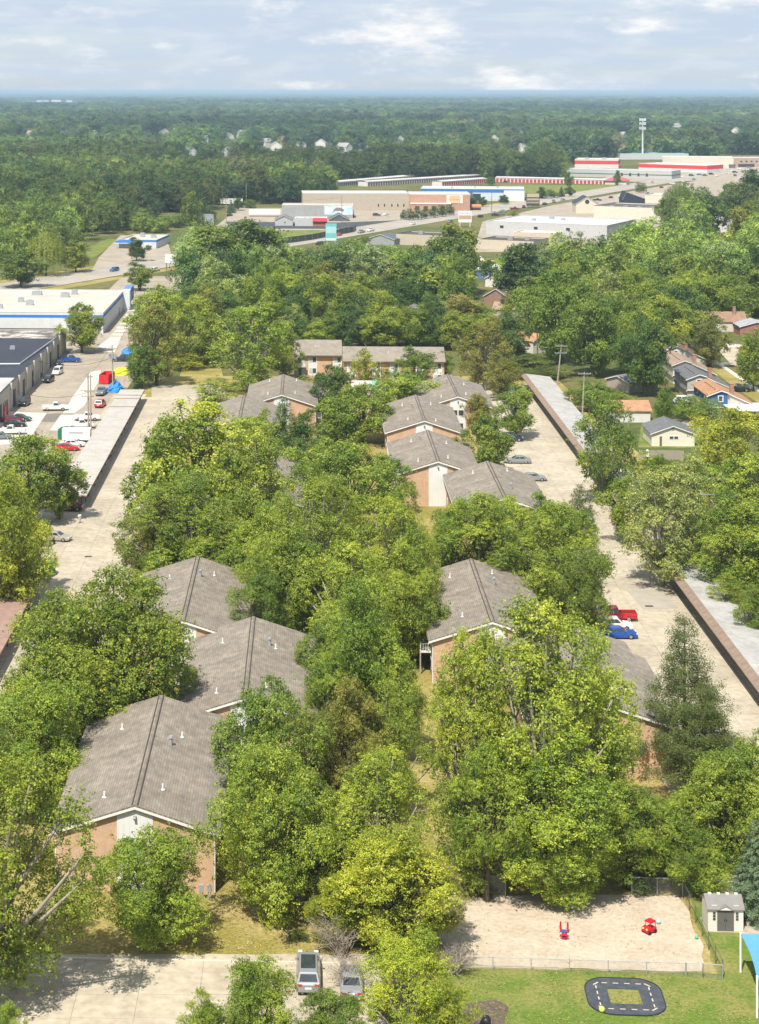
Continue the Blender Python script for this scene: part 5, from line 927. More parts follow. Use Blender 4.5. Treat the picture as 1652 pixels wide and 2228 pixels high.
# resin shed
s0 = G(1541, 2026); T = thing('garden_shed', 'cream resin garden shed with grey double doors beside the spruce', 'shed', s0, TH)
q = MB(); q.xprism([(0, 0), (2.35, 0), (2.35, 1.95), (1.18, 2.6), (0, 1.95)], 0, 3.0); part(T, 'wall', q, mat('resin_cream', (.62, .59, .53), .7, .04, 1, pattern=('Z', 1.5, (.85, .85, .85), .1)))
q = MB(); q.xprism([(-.15, 1.85), (1.18, 2.62), (2.5, 1.85), (2.5, 1.92), (1.18, 2.72), (-.15, 1.93)][::-1], -.1, 3.1); rf = part(T, 'roof', q, mat('resin_grey', (.21, .20, .185), .7, .08, 1.5))
for x in (.35, 2.2): q = MB(); q.add([(x, .16, 2.055), (x+.45, .16, 2.055), (x+.45, .5, 2.252), (x, .5, 2.252), (x, .16, 2.115), (x+.45, .16, 2.115), (x+.45, .5, 2.312), (x, .5, 2.312)], [(4, 5, 6, 7), (0, 1, 5, 4), (1, 2, 6, 5), (3, 7, 6, 2), (0, 4, 7, 3)]); part(rf, 'skylight', q, M_BLIND)
for x in (.25, 1.0, 1.75, 2.5): q = MB(); q.box(x, x+.28, 1.08, 1.28, 2.66, 2.78); part(rf, 'ridge_block', q, MATS['resin_cream'])
q = MB(); q.yprism([(.75, 1.88), (2.2, 1.88), (1.48, 2.22)], -.22, .6); part(T, 'dormer', q, MATS['resin_grey']); q = MB(); q.yprism([(1.0, 1.9), (1.95, 1.9), (1.48, 2.12)], -.235, -.222); part(T, 'dormer_panel', q, M_TRIM)
for x in (.78, 1.49): q = MB(); q.box(x, x+.69, -.06, 0, .05, 1.86); d = part(T, 'door', q, mat('resin_dark', (.115, .11, .10), .6, .05, 1)); q = MB(); q.box(x+(.58 if x < 1 else .05), x+(.64 if x < 1 else .11), -.1, -.06, .9, 1.05); part(d, 'handle', q, M_DARK)
for x in (.42, 2.36):
    for z in (.95, 1.2, 1.45): q = MB(); q.box(x, x+.22, -.03, 0, z, z+.19); part(T, 'window', q, M_GLASS)
q = MB(); q.box(-.15, 3.15, -.25, 2.5, 0, .04); part(T, 'base_slab', q, M_CONC)
# shade sail
s0 = G(1612, 2116); T = thing('shade_sail', 'light blue shade sail on white posts at the right edge', 'shade sail', s0)
px = [Vector((0, 0, 0)), G(1648, 2215)-s0, G(1960, 2215)-s0, G(1915, 2116)-s0]; hz = 3.15
for p in px[:2]: q = MB(); q.tube([(p.x, p.y, 0), (p.x, p.y, hz+.1)], .09, 10); q.tube([(p.x, p.y, hz+.1), (p.x, p.y, hz+.16)], [.1, .02], 10); part(T, 'post', q, paint('post_white', (.72, .71, .69)))
q = MB(); n = 16; vs = []
for i in range(n+1):
    for j in range(n+1):
        s, t = i/n, j/n; p = (px[0].lerp(px[3], s)).lerp(px[1].lerp(px[2], s), t); c = (px[0]+px[1]+px[2]+px[3])/4; k = .06*(4*t*(1-t))*(1-s)**3+.03*(4*s*(1-s))*((1-t)**4+t**4)
        p = p.lerp(c, k*.62); vs.append((p.x, p.y, hz-.35*(4*s*(1-s)*4*t*(1-t))-.25*t))
q.add(vs, [(i*(n+1)+j, i*(n+1)+j+1, (i+1)*(n+1)+j+1, (i+1)*(n+1)+j) for i in range(n) for j in range(n)]); part(T, 'sail', q, paint('sail_blue', (.10, .30, .50), .8, .05), True)
# toy road mat
s0 = G(1360, 2170); T = thing('toy_road_track', 'dark rounded square toy road track with dashed line on the lawn', 'play track', s0+Vector((0, 0, .03)), TH+R(-1.8))
def rrect(w, d, r, n=8): return [(sx*(w/2-r)+r*math.cos(a0+R(90)*k/n), sy*(d/2-r)+r*math.sin(a0+R(90)*k/n)) for sx, sy, a0 in ((1, 1, 0), (-1, 1, R(90)), (-1, -1, R(180)), (1, -1, R(270))) for k in range(n+1)]
def ring(o_, i_, z0, z1):
    q = MB(); n = len(o_); vs = [(x, y, z) for z in (z0, z1) for L in (o_, i_) for x, y in L]; fs = []
    for k in range(n):
        j = (k+1) % n; fs += [(2*n+k, 2*n+j, 3*n+j, 3*n+k), (k, j, 2*n+j, 2*n+k), (n+j, n+k, 3*n+k, 3*n+j)]
    q.add(vs, fs); return q
TW, TD = 6.0, 5.8; part(T, 'road_ring', ring(rrect(TW, TD, 1.9), rrect(TW-3.5, TD-3.4, .1), 0, .05), mat('rubber_road', (.05, .06, .075), .8, .2, 1.2, col2=(.075, .08, .092)))
part(T, 'kerb_rim', ring(rrect(TW+.12, TD+.12, 1.95), rrect(TW-.02, TD-.02, 1.89), 0, .09), paint('rubber_rim', (.025, .03, .045)))
for k in range(4):
    for s, ax in ((1, 0), (-1, 0), (1, 1), (-1, 1)):
        t = -1.35+k*.9; q = MB(); q.box(-.22, .22, -.05, .05, .05, .062); d = part(T, 'lane_dash', q, paint('dash_cream', (.56, .46, .34))); d.location = (t, s*(TD/2-.86), 0) if ax == 0 else (s*(TW/2-.9), t, 0); d.rotation_euler = (0, 0, 0 if ax == 0 else R(90))
for sx in (-1, 1):
    for sy in (-1, 1): q = MB(); q.box(-.3, .3, -.06, .06, .05, .062); d = part(T, 'lane_dash', q, MATS['dash_cream']); d.location = (sx*2.05, sy*1.9, 0); d.rotation_euler = (0, 0, R(-45*sx*sy))
def toy_ball(label, u, v, r, col): q = MB(); q.ball((0, 0, r), r, 12); tag(obj('play_ball', q.mesh('play_ball', M_OBJ, True), None, G(u, v)+Vector((0, 0, .04)), color=col), label, 'ball', 'play balls')
toy_ball('lime yellow ball on the corner of the toy track', 1310, 2204, .24, (.55, .62, .10)); toy_ball('pale teal ball beside the red toy car', 1433, 2011, .2, (.35, .58, .56)); toy_ball('small green ball by the sand pit fence', 1516, 2044, .16, (.10, .45, .22))
T = thing('toy_car', 'red plastic ride-in toy car in the sand pit', 'toy car', G(1413, 2030)+Vector((0, 0, .05)), R(215)); T.scale = (.85, .85, .85); RT = (.58, .012, .025)
q = MB(); q.yprism([(-.62, .18), (.62, .18), (.66, .45), (.5, .62), (.12, .66), (-.12, .5), (-.6, .52)][::1], -.42, .42); part(T, 'body', q, M_OBJ, color=RT); q = MB(); q.box(-.55, .25, -.40, .40, 1.05, 1.16); q.box(-.5, .2, -.34, .34, 1.16, 1.22); part(T, 'canopy', q, M_OBJ, color=RT)
for x in (-.5, .2):
    for s in (-1, 1): q = MB(); q.tube([(x*1.05, s*.36, .5), (x, s*.34, 1.06)], .045, 6); part(T, 'canopy_post', q, M_OBJ, color=RT)
for x in (-.4, .42):
    for s in (-1, 1): q = MB(); q.tube([(x, s*.40, .18), (x, s*.50, .18)], .19, 12); part(T, 'wheel', q, M_TYRE)
for s in (-1, 1): q = MB(); q.ball((.62, s*.24, .5), .11, 8); part(T, 'headlight', q, M_OBJ, color=(.62, .5, .12))
T = thing('toy_rocker', 'red toy seesaw rocker with blue seat in the tree shade', 'toy rocker', G(1228, 2038)+Vector((0, 0, .05)), R(80)); T.scale = (.85, .85, .85); q = MB()
q.xprism([(-.25, .1), (.25, .1), (.25, .2), (-.25, .2)], -.85, .85); part(T, 'base', q, M_OBJ, color=(.40, .01, .03))
for s in (-1, 1): q = MB(); q.tube([(.75, s*.33, .15), (.9, s*.36, .65), (.8, s*.36, 1.05)], [.12, .1, .06], 8); part(T, 'backrest', q, M_OBJ, color=(.45, .012, .03))
q = MB(); q.box(-.2, .3, -.2, .25, .25, .52); part(T, 'seat', q, M_OBJ, color=(.05, .10, .35)); q = MB(); q.tube([(-.7, -.4, .3), (-.75, 0, .5), (-.7, .4, .3)], .13, 8); part(T, 'front_bumper', q, M_OBJ, color=(.48, .012, .03))
T = thing('ribbed_tunnel', 'black ribbed plastic tube rising from the mulch bed', 'play tube', G(1059, 2262)); q = MB()
for k in range(9): q.tube([(0, k*.16, 1.5-k*.17), (0, k*.16+.10, 1.4-k*.17)], [.34+.02*k, .36+.02*k], 14); q.tube([(0, k*.16+.10, 1.4-k*.17), (0, k*.16+.16, 1.33-k*.17)], [.36+.02*k, .30+.02*k], 14)
part(T, 'ribs', q, paint('black_plastic', (.02, .02, .022), .4), True)
T = thing('gas_meter_bank', 'pair of grey gas meters at the corner of the near apartment block', 'gas meter', G(438, 1958), TH)
for x in (0, .75): q = MB(); q.box(x-.2, x+.2, -.15, .15, .75, 1.35); q.tube([(x-.1, 0, 0), (x-.1, 0, .75)], .04, 6); q.tube([(x+.1, 0, 0), (x+.1, 0, .75)], .04, 6); part(T, 'meter', q, M_STEEL)
def person(label, u, v, rz, top, legs, skin=(.32, .19, .13), cap=None, hair=(.02, .015, .012)):
    T = thing('person', label, 'person', G(u, v)+Vector((0, 0, .06)), rz)
    def skn(name, vs, es, rs, col):
        me = bpy.data.meshes.new(name); me.from_pydata(vs, es, []); me.materials.append(M_OBJ); o = obj(name, me, T, color=col); m = o.modifiers.new('skin', 'SKIN'); o.modifiers.new('sub', 'SUBSURF').render_levels = 1
        for d, r_ in zip(me.skin_vertices[0].data, rs): d.radius = (r_, r_)
        me.skin_vertices[0].data[0].use_root = True; return o
    skn('body', [(0, 0, .95), (0, 0, 1.2), (0, 0, 1.42), (0, .02, 1.53), (0, .03, 1.63), (0, .03, 1.74), (.2, 0, 1.4), (.27, .05, 1.12), (.24, .18, .92), (-.2, 0, 1.4), (-.27, -.05, 1.12), (-.25, -.1, .88), (.1, 0, .9), (.11, .14, .5), (.11, .1, .08), (.11, .22, .04), (-.1, 0, .9), (-.11, -.04, .5), (-.11, -.2, .1), (-.11, -.1, .04)],
        [(0, 1), (1, 2), (2, 3), (3, 4), (4, 5), (2, 6), (6, 7), (7, 8), (2, 9), (9, 10), (10, 11), (0, 12), (12, 13), (13, 14), (14, 15), (0, 16), (16, 17), (17, 18), (18, 19)], [.13, .13, .12, .05, .10, .08, .06, .045, .035, .06, .045, .035, .085, .06, .045, .035, .085, .06, .045, .035], skin)
    skn('shirt', [(0, 0, 1.0), (0, 0, 1.2), (0, 0, 1.4), (.21, 0, 1.39), (.275, .05, 1.13), (.26, .12, 1.02), (-.21, 0, 1.39), (-.275, -.05, 1.13), (-.26, -.08, 1.0)], [(0, 1), (1, 2), (2, 3), (3, 4), (4, 5), (2, 6), (6, 7), (7, 8)], [.16, .165, .15, .085, .07, .06, .085, .07, .06], top)
    skn('trousers', [(0, 0, .96), (.1, 0, .88), (.11, .14, .5), (.11, .11, .12), (-.1, 0, .88), (-.11, -.04, .5), (-.11, -.19, .14)], [(0, 1), (1, 2), (2, 3), (0, 4), (4, 5), (5, 6)], [.15, .115, .085, .07, .115, .085, .07], legs)
    q = MB(); q.ball((0, .02, 1.70), .125, 10, 0, (1, 1, .8)); part(T, 'cap' if cap else 'hair', q, M_OBJ, color=cap or hair)
    for x in (-.11, .11): q = MB(); q.box(x-.05, x+.05, (-.02 if x > 0 else -.26), (.26 if x > 0 else .02), 0, .09); part(T, 'shoe', q, M_DARK)
person('person in white shirt and pale trousers walking on the left drive', 173.5, 1139, R(200), (.70, .69, .66), (.50, .46, .44)); person('person in white cap, dark shirt and light trousers beside the rust brown carport', 66, 1346, R(10), (.02, .022, .03), (.55, .58, .64), cap=(.72, .72, .70))
T = thing('motorcycle', 'dark motorcycle with red tail near the tan car', 'motorcycle', G(114, 1186)+Vector((0, 0, .06)), R(70)); q = MB(); q.tube([(-.8, 0, .55), (0, 0, .6), (.5, 0, .85), (.7, 0, 1.05)], [.12, .2, .16, .05], 8); part(T, 'body', q, M_DARK)
for x in (-.7, .7): q = MB(); q.tube([(x, -.06, .31), (x, .06, .31)], .31, 14); part(T, 'wheel', q, M_TYRE)
q = MB(); q.box(-1.0, -.75, -.15, .15, .6, .8); part(T, 'tail_light', q, M_RED); q = MB(); q.tube([(.55, -.4, 1.05), (.6, 0, 1.1), (.55, .4, 1.05)], .03, 6); part(T, 'handlebar', q, M_STEEL)
# ---------------------------------------------------------------- trees placed one by one: (foot u, foot v, top v, width, kind, colour, label)
TL = [
(-30, 2185, 1600, 430, 'C', CG, 'big leafy cottonwood filling the lower left corner'), (70, 1770, 1482, 250, 'M', CG, 'broad green tree at the left edge beside the near roof'),
(268, 1630, 1245, 315, 'M', CG, 'wide round maple between the near roof and the left drive'), (140, 1660, 1300, 290, 'M', CG, 'left half of the tree pair by the left drive, darker and wider'), (190, 1655, 1420, 200, 'M', CM, 'shaded tree tucked behind the near roof and the round maple'),
(332, 2062, 1805, 245, 'M', CG, 'small tree standing in front of the near brick gable'), (580, 1850, 1488, 225, 'M', CM, 'dark green tree against the right slope of the near roof'), (596, 2002, 1640, 250, 'M', CG, 'full green maple right of the near brick gable corner'), (672, 1940, 1680, 170, 'L', CM, 'green tree between the near maple and the lawn'),
(825, 1965, 1625, 240, 'C', CL, 'yellow green poplar in the middle of the lower wood'), (745, 1990, 1775, 190, 'M', CG, 'dense green tree beside the lower lawn edge'), (850, 2080, 1806, 265, 'M', CY, 'yellow leaved maple left of the sand pit'), (735, 2062, 1902, 140, 'L', CY, 'small yellow tree at the lawn edge by the dead twigs'), (930, 2060, 1870, 180, 'L', CO, 'olive green tree leaning over the sand pit corner'),
(885, 2290, 2032, 240, 'C', (.185, .222, .034), 'bright green maple at the bottom middle'), (560, 2330, 2098, 190, 'M', CG, 'young green tree at the bottom edge left of the crossover'), (445, 2350, 2165, 120, 'L', CG, 'small green tree at the bottom edge on the parking lot side'), (715, 2330, 2170, 170, 'M', CM, 'green tree below the silver crossover at the bottom edge'), (975, 2320, 2130, 130, 'L', CL, 'yellow green sapling beside the play lawn'), (15, 2330, 2180, 90, 'L', CG, 'small tree in the bottom left corner of the lot'),
(760, 1800, 1480, 190, 'L', CO, 'olive tree with bare upper twigs in the middle wood'), (850, 1790, 1500, 170, 'C', CG, 'green poplar left of the grass strip'), (690, 1760, 1560, 150, 'M', CM, 'green tree at the foot of the second roof'),
(1180, 1905, 1297, 400, 'C', CL, 'huge pale cottonwood covering the right front block'), (1035, 1890, 1375, 250, 'C', CL, 'left crown of the huge cottonwood beside the brick corner'), (1225, 1962, 1600, 340, 'C', CL, 'cottonwood hanging over the sand pit'), (1215, 1972, 1775, 210, 'C', CL, 'low drooping limb tree at the edge of the sand pit'), (1060, 1960, 1610, 220, 'L', CG, 'olive green tree left of the hanging cottonwood'), (1370, 1935, 1700, 200, 'L', CG, 'green tree right of the hanging cottonwood'), (1298, 1850, 1400, 210, 'C', CL, 'right crown of the huge cottonwood near the blue car'),
(1490, 1695, 1335, 185, 'P', CP, 'tall dark pine beside the right drive'), (1530, 1745, 1490, 180, 'P', CP, 'lower pine in front of the tall pine'),
(1575, 1905, 1640, 220, 'M', CG, 'broad green tree above the resin shed'), (1650, 1890, 1600, 200, 'M', CG, 'green tree at the right edge below the carport'), (1455, 1925, 1730, 180, 'L', CG, 'fine leaved green tree behind the sand pit fence'), (1500, 1940, 1790, 150, 'L', CM, 'low green tree behind the chain link gate'), (1645, 1995, 1775, 135, 'S', CS, 'blue spruce at the right edge beside the resin shed'), (1545, 1952, 1862, 85, 'R', CL, 'small bright green bushy tree behind the resin shed'),
(795, 1640, 1288, 220, 'M', CG, 'leafy tree between the left row and the middle lawn'), (745, 1650, 1395, 160, 'L', CG, 'fine leaved tree behind the second roof'), (870, 1655, 1420, 130, 'L', CG, 'slender tree left of the white balcony'), (715, 1560, 1345, 140, 'M', CM, 'dark tree right of the third roof'),
(690, 1385, 1018, 240, 'C', CG, 'tall green poplar in the centre of the picture'), (850, 1390, 1062, 220, 'C', CL, 'tall yellow green tree right of centre'), (640, 1420, 1150, 190, 'M', CG, 'green tree behind the third roof'), (765, 1460, 1175, 230, 'C', CL, 'yellow tipped poplar in the centre below the tall pair'), (885, 1450, 1185, 160, 'M', CG, 'green tree left of the right brick block'), (570, 1450, 1220, 150, 'L', CM, 'green tree touching the third roof on its right'), (888, 1395, 1120, 130, 'L', CG, 'fine leaved tree behind the right block corner'),
(430, 1190, 868, 290, 'C', CL, 'tallest light green tree by the left drive'), (345, 1200, 945, 170, 'M', CG, 'green tree overhanging the left drive below the pale carport'), (405, 1300, 1030, 250, 'C', CG, 'broad green tree beside the left drive'), (545, 1075, 905, 170, 'C', CL, 'light green tree between the two far left roofs'), (565, 1200, 940, 170, 'C', CL, 'light green tree in front of the buried roof'), (340, 1300, 1095, 150, 'M', CO, 'olive tree with pale blossoms at the left drive edge'), (485, 1310, 1110, 200, 'L', CG, 'green tree behind the ridge of the third roof'), (600, 1350, 1085, 170, 'M', CG, 'green tree in the shade of the central poplar'), (370, 1312, 1165, 140, 'L', CM, 'low dark tree behind the third roof eave'), (500, 1250, 985, 150, 'M', CG, 'round green tree left of the buried roof'), (530, 1330, 1150, 130, 'M', CG, 'small green tree left of the central poplar'),
(620, 1012, 862, 85, 'P', CD, 'dark conifer in front of the far left brick gable'), (655, 1050, 915, 100, 'M', CD, 'dark round tree below the far left brick gable'), (560, 1020, 895, 110, 'L', CL, 'light tree left of the dark conifer'), (720, 920, 795, 90, 'M', CD, 'dark tree in front of the cross block'), (795, 852, 771, 68, 'R', CY, 'round yellow green tree before the cross block'), (790, 965, 838, 140, 'M', CG, 'green tree by the striped pavilion'), (725, 970, 870, 110, 'M', CM, 'green tree beside the lawn of the far left block'), (870, 915, 812, 130, 'M', CG, 'green tree right of the striped pavilion'), (905, 862, 755, 105, 'L', CM, 'dark tree in front of the right wing'), (755, 1180, 955, 230, 'L', CG, 'fine leaved tree below the far lawn'), (708, 1110, 960, 130, 'M', CG, 'green tree at the lower end of the far lawn'), (840, 1120, 985, 130, 'L', CM, 'green tree left of the white gabled block'), (960, 830, 765, 60, 'M', CM, 'tree at the right end of the cross block'), (660, 880, 825, 40, 'R', CG, 'shrub sized tree at the corner balcony'), (830, 830, 790, 60, 'R', CG, 'small green tree under the right wing eave'),
(1060, 1318, 1068, 250, 'L', CG, 'broad fine leaved locust right of the centre'), (1225, 1365, 1085, 230, 'L', CG, 'fine leaved locust beside the right drive'), (985, 1315, 1090, 150, 'L', CG, 'fine leaved locust behind the right brick ridge'), (1178, 1318, 1140, 220, 'L', CG, 'low spreading locust behind the right brick block'), (1270, 1405, 1200, 115, 'M', CM, 'dark tree at the drive edge above the red pickup'), (1262, 1180, 1052, 75, 'P', CP, 'small dark conifer at the car park corner'), (1100, 1240, 1075, 140, 'L', CG, 'locust in front of the nearest far right roof'), (1190, 1250, 1075, 120, 'L', CG, 'locust below the silver sedans'),
(1040, 946, 853, 66, 'L', CO, 'slim olive tree beside the tall white gable'), (1062, 1035, 905, 112, 'M', CM, 'dark tree between the right row and the car park'), (1122, 955, 838, 92, 'M', CM, 'round tree above the navy suv'), (1090, 870, 770, 90, 'L', CO, 'tall brownish tree behind the right row'), (1055, 850, 690, 130, 'C', CO, 'large olive poplar behind the farthest right block'),
(1320, 1095, 850, 155, 'C', CM, 'tall tree leaning over the far right carport'), (1440, 1275, 1008, 195, 'C', CV, 'silver green tree beside the middle carport'), (1370, 1180, 1040, 110, 'M', CG, 'green tree behind the far carport end'), (1590, 1045, 890, 150, 'M', CY, 'yellow green tree in front of the blue house'), (1625, 1235, 985, 210, 'C', CG, 'tall green tree at the right edge above the brown pole'), (1500, 1150, 985, 130, 'L', CV, 'silvery tree right of the board fence'), (1610, 1300, 1095, 200, 'M', CG, 'green tree behind the dark brown pole'), (1510, 1260, 1110, 110, 'C', CV, 'silver leaved tree left of the dark brown pole'), (1590, 1345, 1255, 100, 'L', CG, 'feathery shrub tree over the near carport roof'), (1640, 1400, 1285, 90, 'M', CM, 'dark green tree at the right edge over the near carport'), (1425, 1060, 990, 90, 'M', CG, 'bushy tree below the board fence'), (1545, 1090, 1010, 110, 'M', CG, 'green tree below the yellow green one'),
(1282, 895, 832, 80, 'M', CM, 'bushy green tree between two pale poles'), (1315, 900, 840, 70, 'M', CM, 'low tree behind the tall wooden pole'), (1220, 790, 586, 150, 'M', CM, 'tall dark maple behind the orange roofed garage'), (1290, 820, 642, 130, 'M', CM, 'dark round maple right of the leaning pole'), (1410, 862, 686, 120, 'M', CD, 'large very dark maple left of the split level houses'), (1545, 800, 695, 105, 'L', CO, 'olive street tree with bare trunk at the junction'), (1450, 928, 845, 55, 'M', CM, 'small round tree beside the cream garage'), (1640, 850, 720, 80, 'M', CG, 'green tree at the right edge before the brown roofed house'), (1500, 915, 868, 80, 'R', CM, 'dark hedge tree in front of the white suv'), (1540, 925, 872, 60, 'R', CG, 'light hedge tree below the blue house'), (1345, 900, 850, 60, 'M', CG, 'small tree behind the far carport roof'),
(178, 768, 662, 95, 'M', CG, 'free standing street tree between the two workshops'), (304, 632, 571, 76, 'L', CG, 'honey locust beside the road at the white workshop'), (297, 568, 520, 48, 'M', CD, 'dark round tree in front of the filling station'), (60, 1140, 950, 190, 'M', CG, 'green tree at the left edge before the pale carport'), (130, 1130, 1000, 90, 'M', CM, 'green tree at the end of the pale carport'), (20, 1340, 1050, 195, 'M', CY, 'yellow leaved tree at the left edge over the rust brown carport'), (60, 1290, 1110, 120, 'L', CY, 'small yellow tree beside the motorcycle'), (10, 1210, 1075, 100, 'L', CL, 'light green tree at the left edge'),
(340, 838, 655, 130, 'L', CO, 'olive tree at the end of the workshop yard'), (400, 800, 640, 110, 'C', CG, 'slim green tree behind the olive tree'), (545, 850, 655, 190, 'C', CG, 'broad light tree left of the cross block'), (310, 845, 745, 75, 'M', CM, 'dark tree behind the lime yellow load'), (405, 805, 770, 70, 'R', CY, 'yellow flowering shrub tree at the dry lawn'), (620, 830, 700, 90, 'C', CG, 'light tree touching the corner balcony'), (470, 880, 830, 90, 'R', CG, 'low tree at the end of the left drive'), (100, 600, 500, 90, 'W', CL, 'weeping willow at the upper left'), (165, 592, 525, 66, 'M', CG, 'green tree right of the weeping willow'), (45, 625, 545, 100, 'M', CM, 'dark tree at the left road edge'),
(480, 640, 492, 190, 'M', CM, 'tall dark oak above the workshop yard'), (560, 635, 488, 170, 'M', CM, 'tall oak at the head of the middle wood'), (455, 690, 560, 60, 'C', CV, 'silvery dead topped tree in the middle wood'), (975, 640, 490, 140, 'M', CG, 'tall round maple before the low tan store'), (770, 620, 515, 120, 'L', CG, 'yellow green tree by the road in the middle wood'), (1245, 600, 530, 130, 'M', CB, 'rusty orange leaved tree in the right wood'), (1475, 500, 395, 75, 'W', CM, 'tall drooping willow in front of the cream service hall'), (1540, 530, 425, 85, 'M', CD, 'dark round tree right of the drooping willow'), (1620, 560, 445, 90, 'M', CY, 'bright yellow green round tree at the right edge'), (1635, 455, 375, 90, 'M', CD, 'dark tree at the right edge below the retail strip'), (1255, 700, 560, 120, 'M', CM, 'dark maple in the right wood above the garage'), (1130, 660, 535, 130, 'M', CD, 'large dark maple at the wood gap'), (1110, 690, 630, 50, 'L', CO, 'olive small tree in the wood gap'), (1000, 740, 640, 120, 'C', CT, 'pale thinning poplar behind the cross block'), (640, 745, 660, 60, 'C', CV, 'white leaved poplar behind the corner balcony'),
(1105, 792, 690, 90, 'M', CD, 'dark tree left of the orange roofed garage'), (1150, 752, 645, 95, 'M', CM, 'green tree right behind the orange roofed garage'), (1190, 720, 605, 100, 'M', CM, 'tall green tree above the orange roofed garage'), (1340, 765, 640, 100, 'M', CM, 'green tree between the two dark maples'), (1365, 810, 700, 75, 'L', CG, 'lighter tree left of the large very dark maple'), (1470, 765, 655, 95, 'M', CG, 'green tree above the white split level house'), (1590, 705, 600, 115, 'M', CM, 'broad green tree above the brown roofed house'), (1645, 690, 585, 110, 'M', CG, 'green tree at the right edge above the brown roofed house'), (1500, 700, 590, 120, 'M', CG, 'broad green tree beyond the turning circle'), (1430, 722, 600, 110, 'M', CM, 'green tree behind the large very dark maple'), (1030, 735, 655, 80, 'M', CM, 'dark tree behind the large olive poplar'), (1070, 760, 690, 70, 'M', CG, 'green tree right of the large olive poplar'), (1455, 500, 432, 60, 'M', CM, 'green tree left of the drooping willow'), (1595, 470, 405, 60, 'M', CM, 'green tree behind the dark round tree')]
for u, vb, vt, w, k, c, lb in TL: ptree(u, vb, vt, w, k, c, lb)
for i, (u, vb, vt, w) in enumerate([(878, 478, 458, 14), (892, 479, 456, 18), (908, 478, 455, 20), (925, 476, 453, 20), (944, 474, 450, 20), (962, 471, 447, 22), (978, 468, 446, 22)]): ptree(u, vb, vt, w, 'R', CD, ['leftmost', 'second', 'third', 'fourth', 'fifth', 'sixth', 'rightmost'][i]+' street tree in the row before the brick showroom', 'street tree row')
for u, vb, vt, w, k, c, lb in [(1026, 451, 413, 34, 'S', CS, 'tall blue green spruce beside the dark warehouse door'), (1014, 455, 425, 20, 'S', CD, 'smaller dark spruce left of the tall one'), (1022, 455, 432, 44, 'M', CD, 'dark clipped tree by the tank trailer'), (1050, 450, 428, 20, 'M', CD, 'small round tree right of the tank trailer'), (1097, 444, 424, 26, 'M', CD, 'dark ball shaped tree at the blue band warehouse'), (1180, 432, 408, 24, 'M', CD, 'dark tree on the shrub bank, left'), (1200, 430, 414, 36, 'R', CM, 'green mound on the shrub bank'), (1222, 428, 404, 18, 'S', CD, 'dark spruce on the shrub bank'), (1240, 427, 406, 22, 'M', CD, 'dark tree on the shrub bank, right'), (1236, 410, 373, 20, 'M', CM, 'tree in front of the red storage doors'), (1068, 404, 384, 22, 'M', CM, 'tree at the left end of the red storage doors'), (1118, 470, 459, 24, 'R', CG, 'low shrub beside the white store'), (503, 463, 436, 26, 'S', CS, 'blue spruce beside the trucks'), (518, 458, 430, 26, 'M', CD, 'dark tree right of the blue spruce'), (545, 452, 436, 36, 'R', CM, 'wide green bush behind the black yard'), (767, 474, 447, 10, 'S', CM, 'lone small conifer before the tan wall'), (413, 500, 415, 46, 'M', CG, 'bright tree left of the blue grey shed'), (1345, 403, 372, 18, 'M', CM, 'tree beside the red hipped kiosks'), (1390, 420, 398, 14, 'R', CM, 'left of two small trees by the chapel road'), (1400, 419, 399, 14, 'R', CD, 'right of two small trees by the chapel road')]: ptree(u, vb, vt, w, k, c, lb)
# shrubs and dead brush
def brush(label, u, v, w, h, seed, lean=-.4):
    rr = random.Random(seed); q = MB()
    for k in range(85):
        a = rr.uniform(0, 6.28); r = rr.uniform(.2, 1)*w/2; z = h*rr.uniform(.4, 1)*(1.1-.5*r/(w/2)); e = Vector((math.cos(a)*r+lean*z, math.sin(a)*r, z)); m = e*.5+Vector((rr.uniform(-.2, .2), rr.uniform(-.2, .2), h*.12)); s = Vector((rr.uniform(-.4, .4), rr.uniform(-.4, .4), 0)); q.tube([s, m, e], [.035, .022, .008], 4, cap=False)
        for j in range(5):
            p = m.lerp(e, rr.uniform(.1, .9)); d = Vector((rr.uniform(-1, 1), rr.uniform(-1, 1), rr.uniform(-.1, .9)))*rr.uniform(.4, 1.0); q.tube([p, p+d*.5, p+d+Vector((0, 0, .1))], [.014, .01, .005], 3, cap=False)
    return tag(obj('dead_brush', q.mesh('dead_brush', M_TWIG), None, G(u, v)), label, 'shrub')
brush('grey leafless brush at the lawn corner beside the crossover', 745, 2085, 5.5, 4.6, 1, -.35); brush('grey dead twigs over the silver car', 770, 2150, 4.5, 3.2, 2, -.2); brush('leafless twigs at the sand pit corner', 985, 2118, 4.5, 2.6, 3, .2); brush('bare twiggy brush rising above the olive tree', 765, 1640, 3.5, 8, 4, .02)
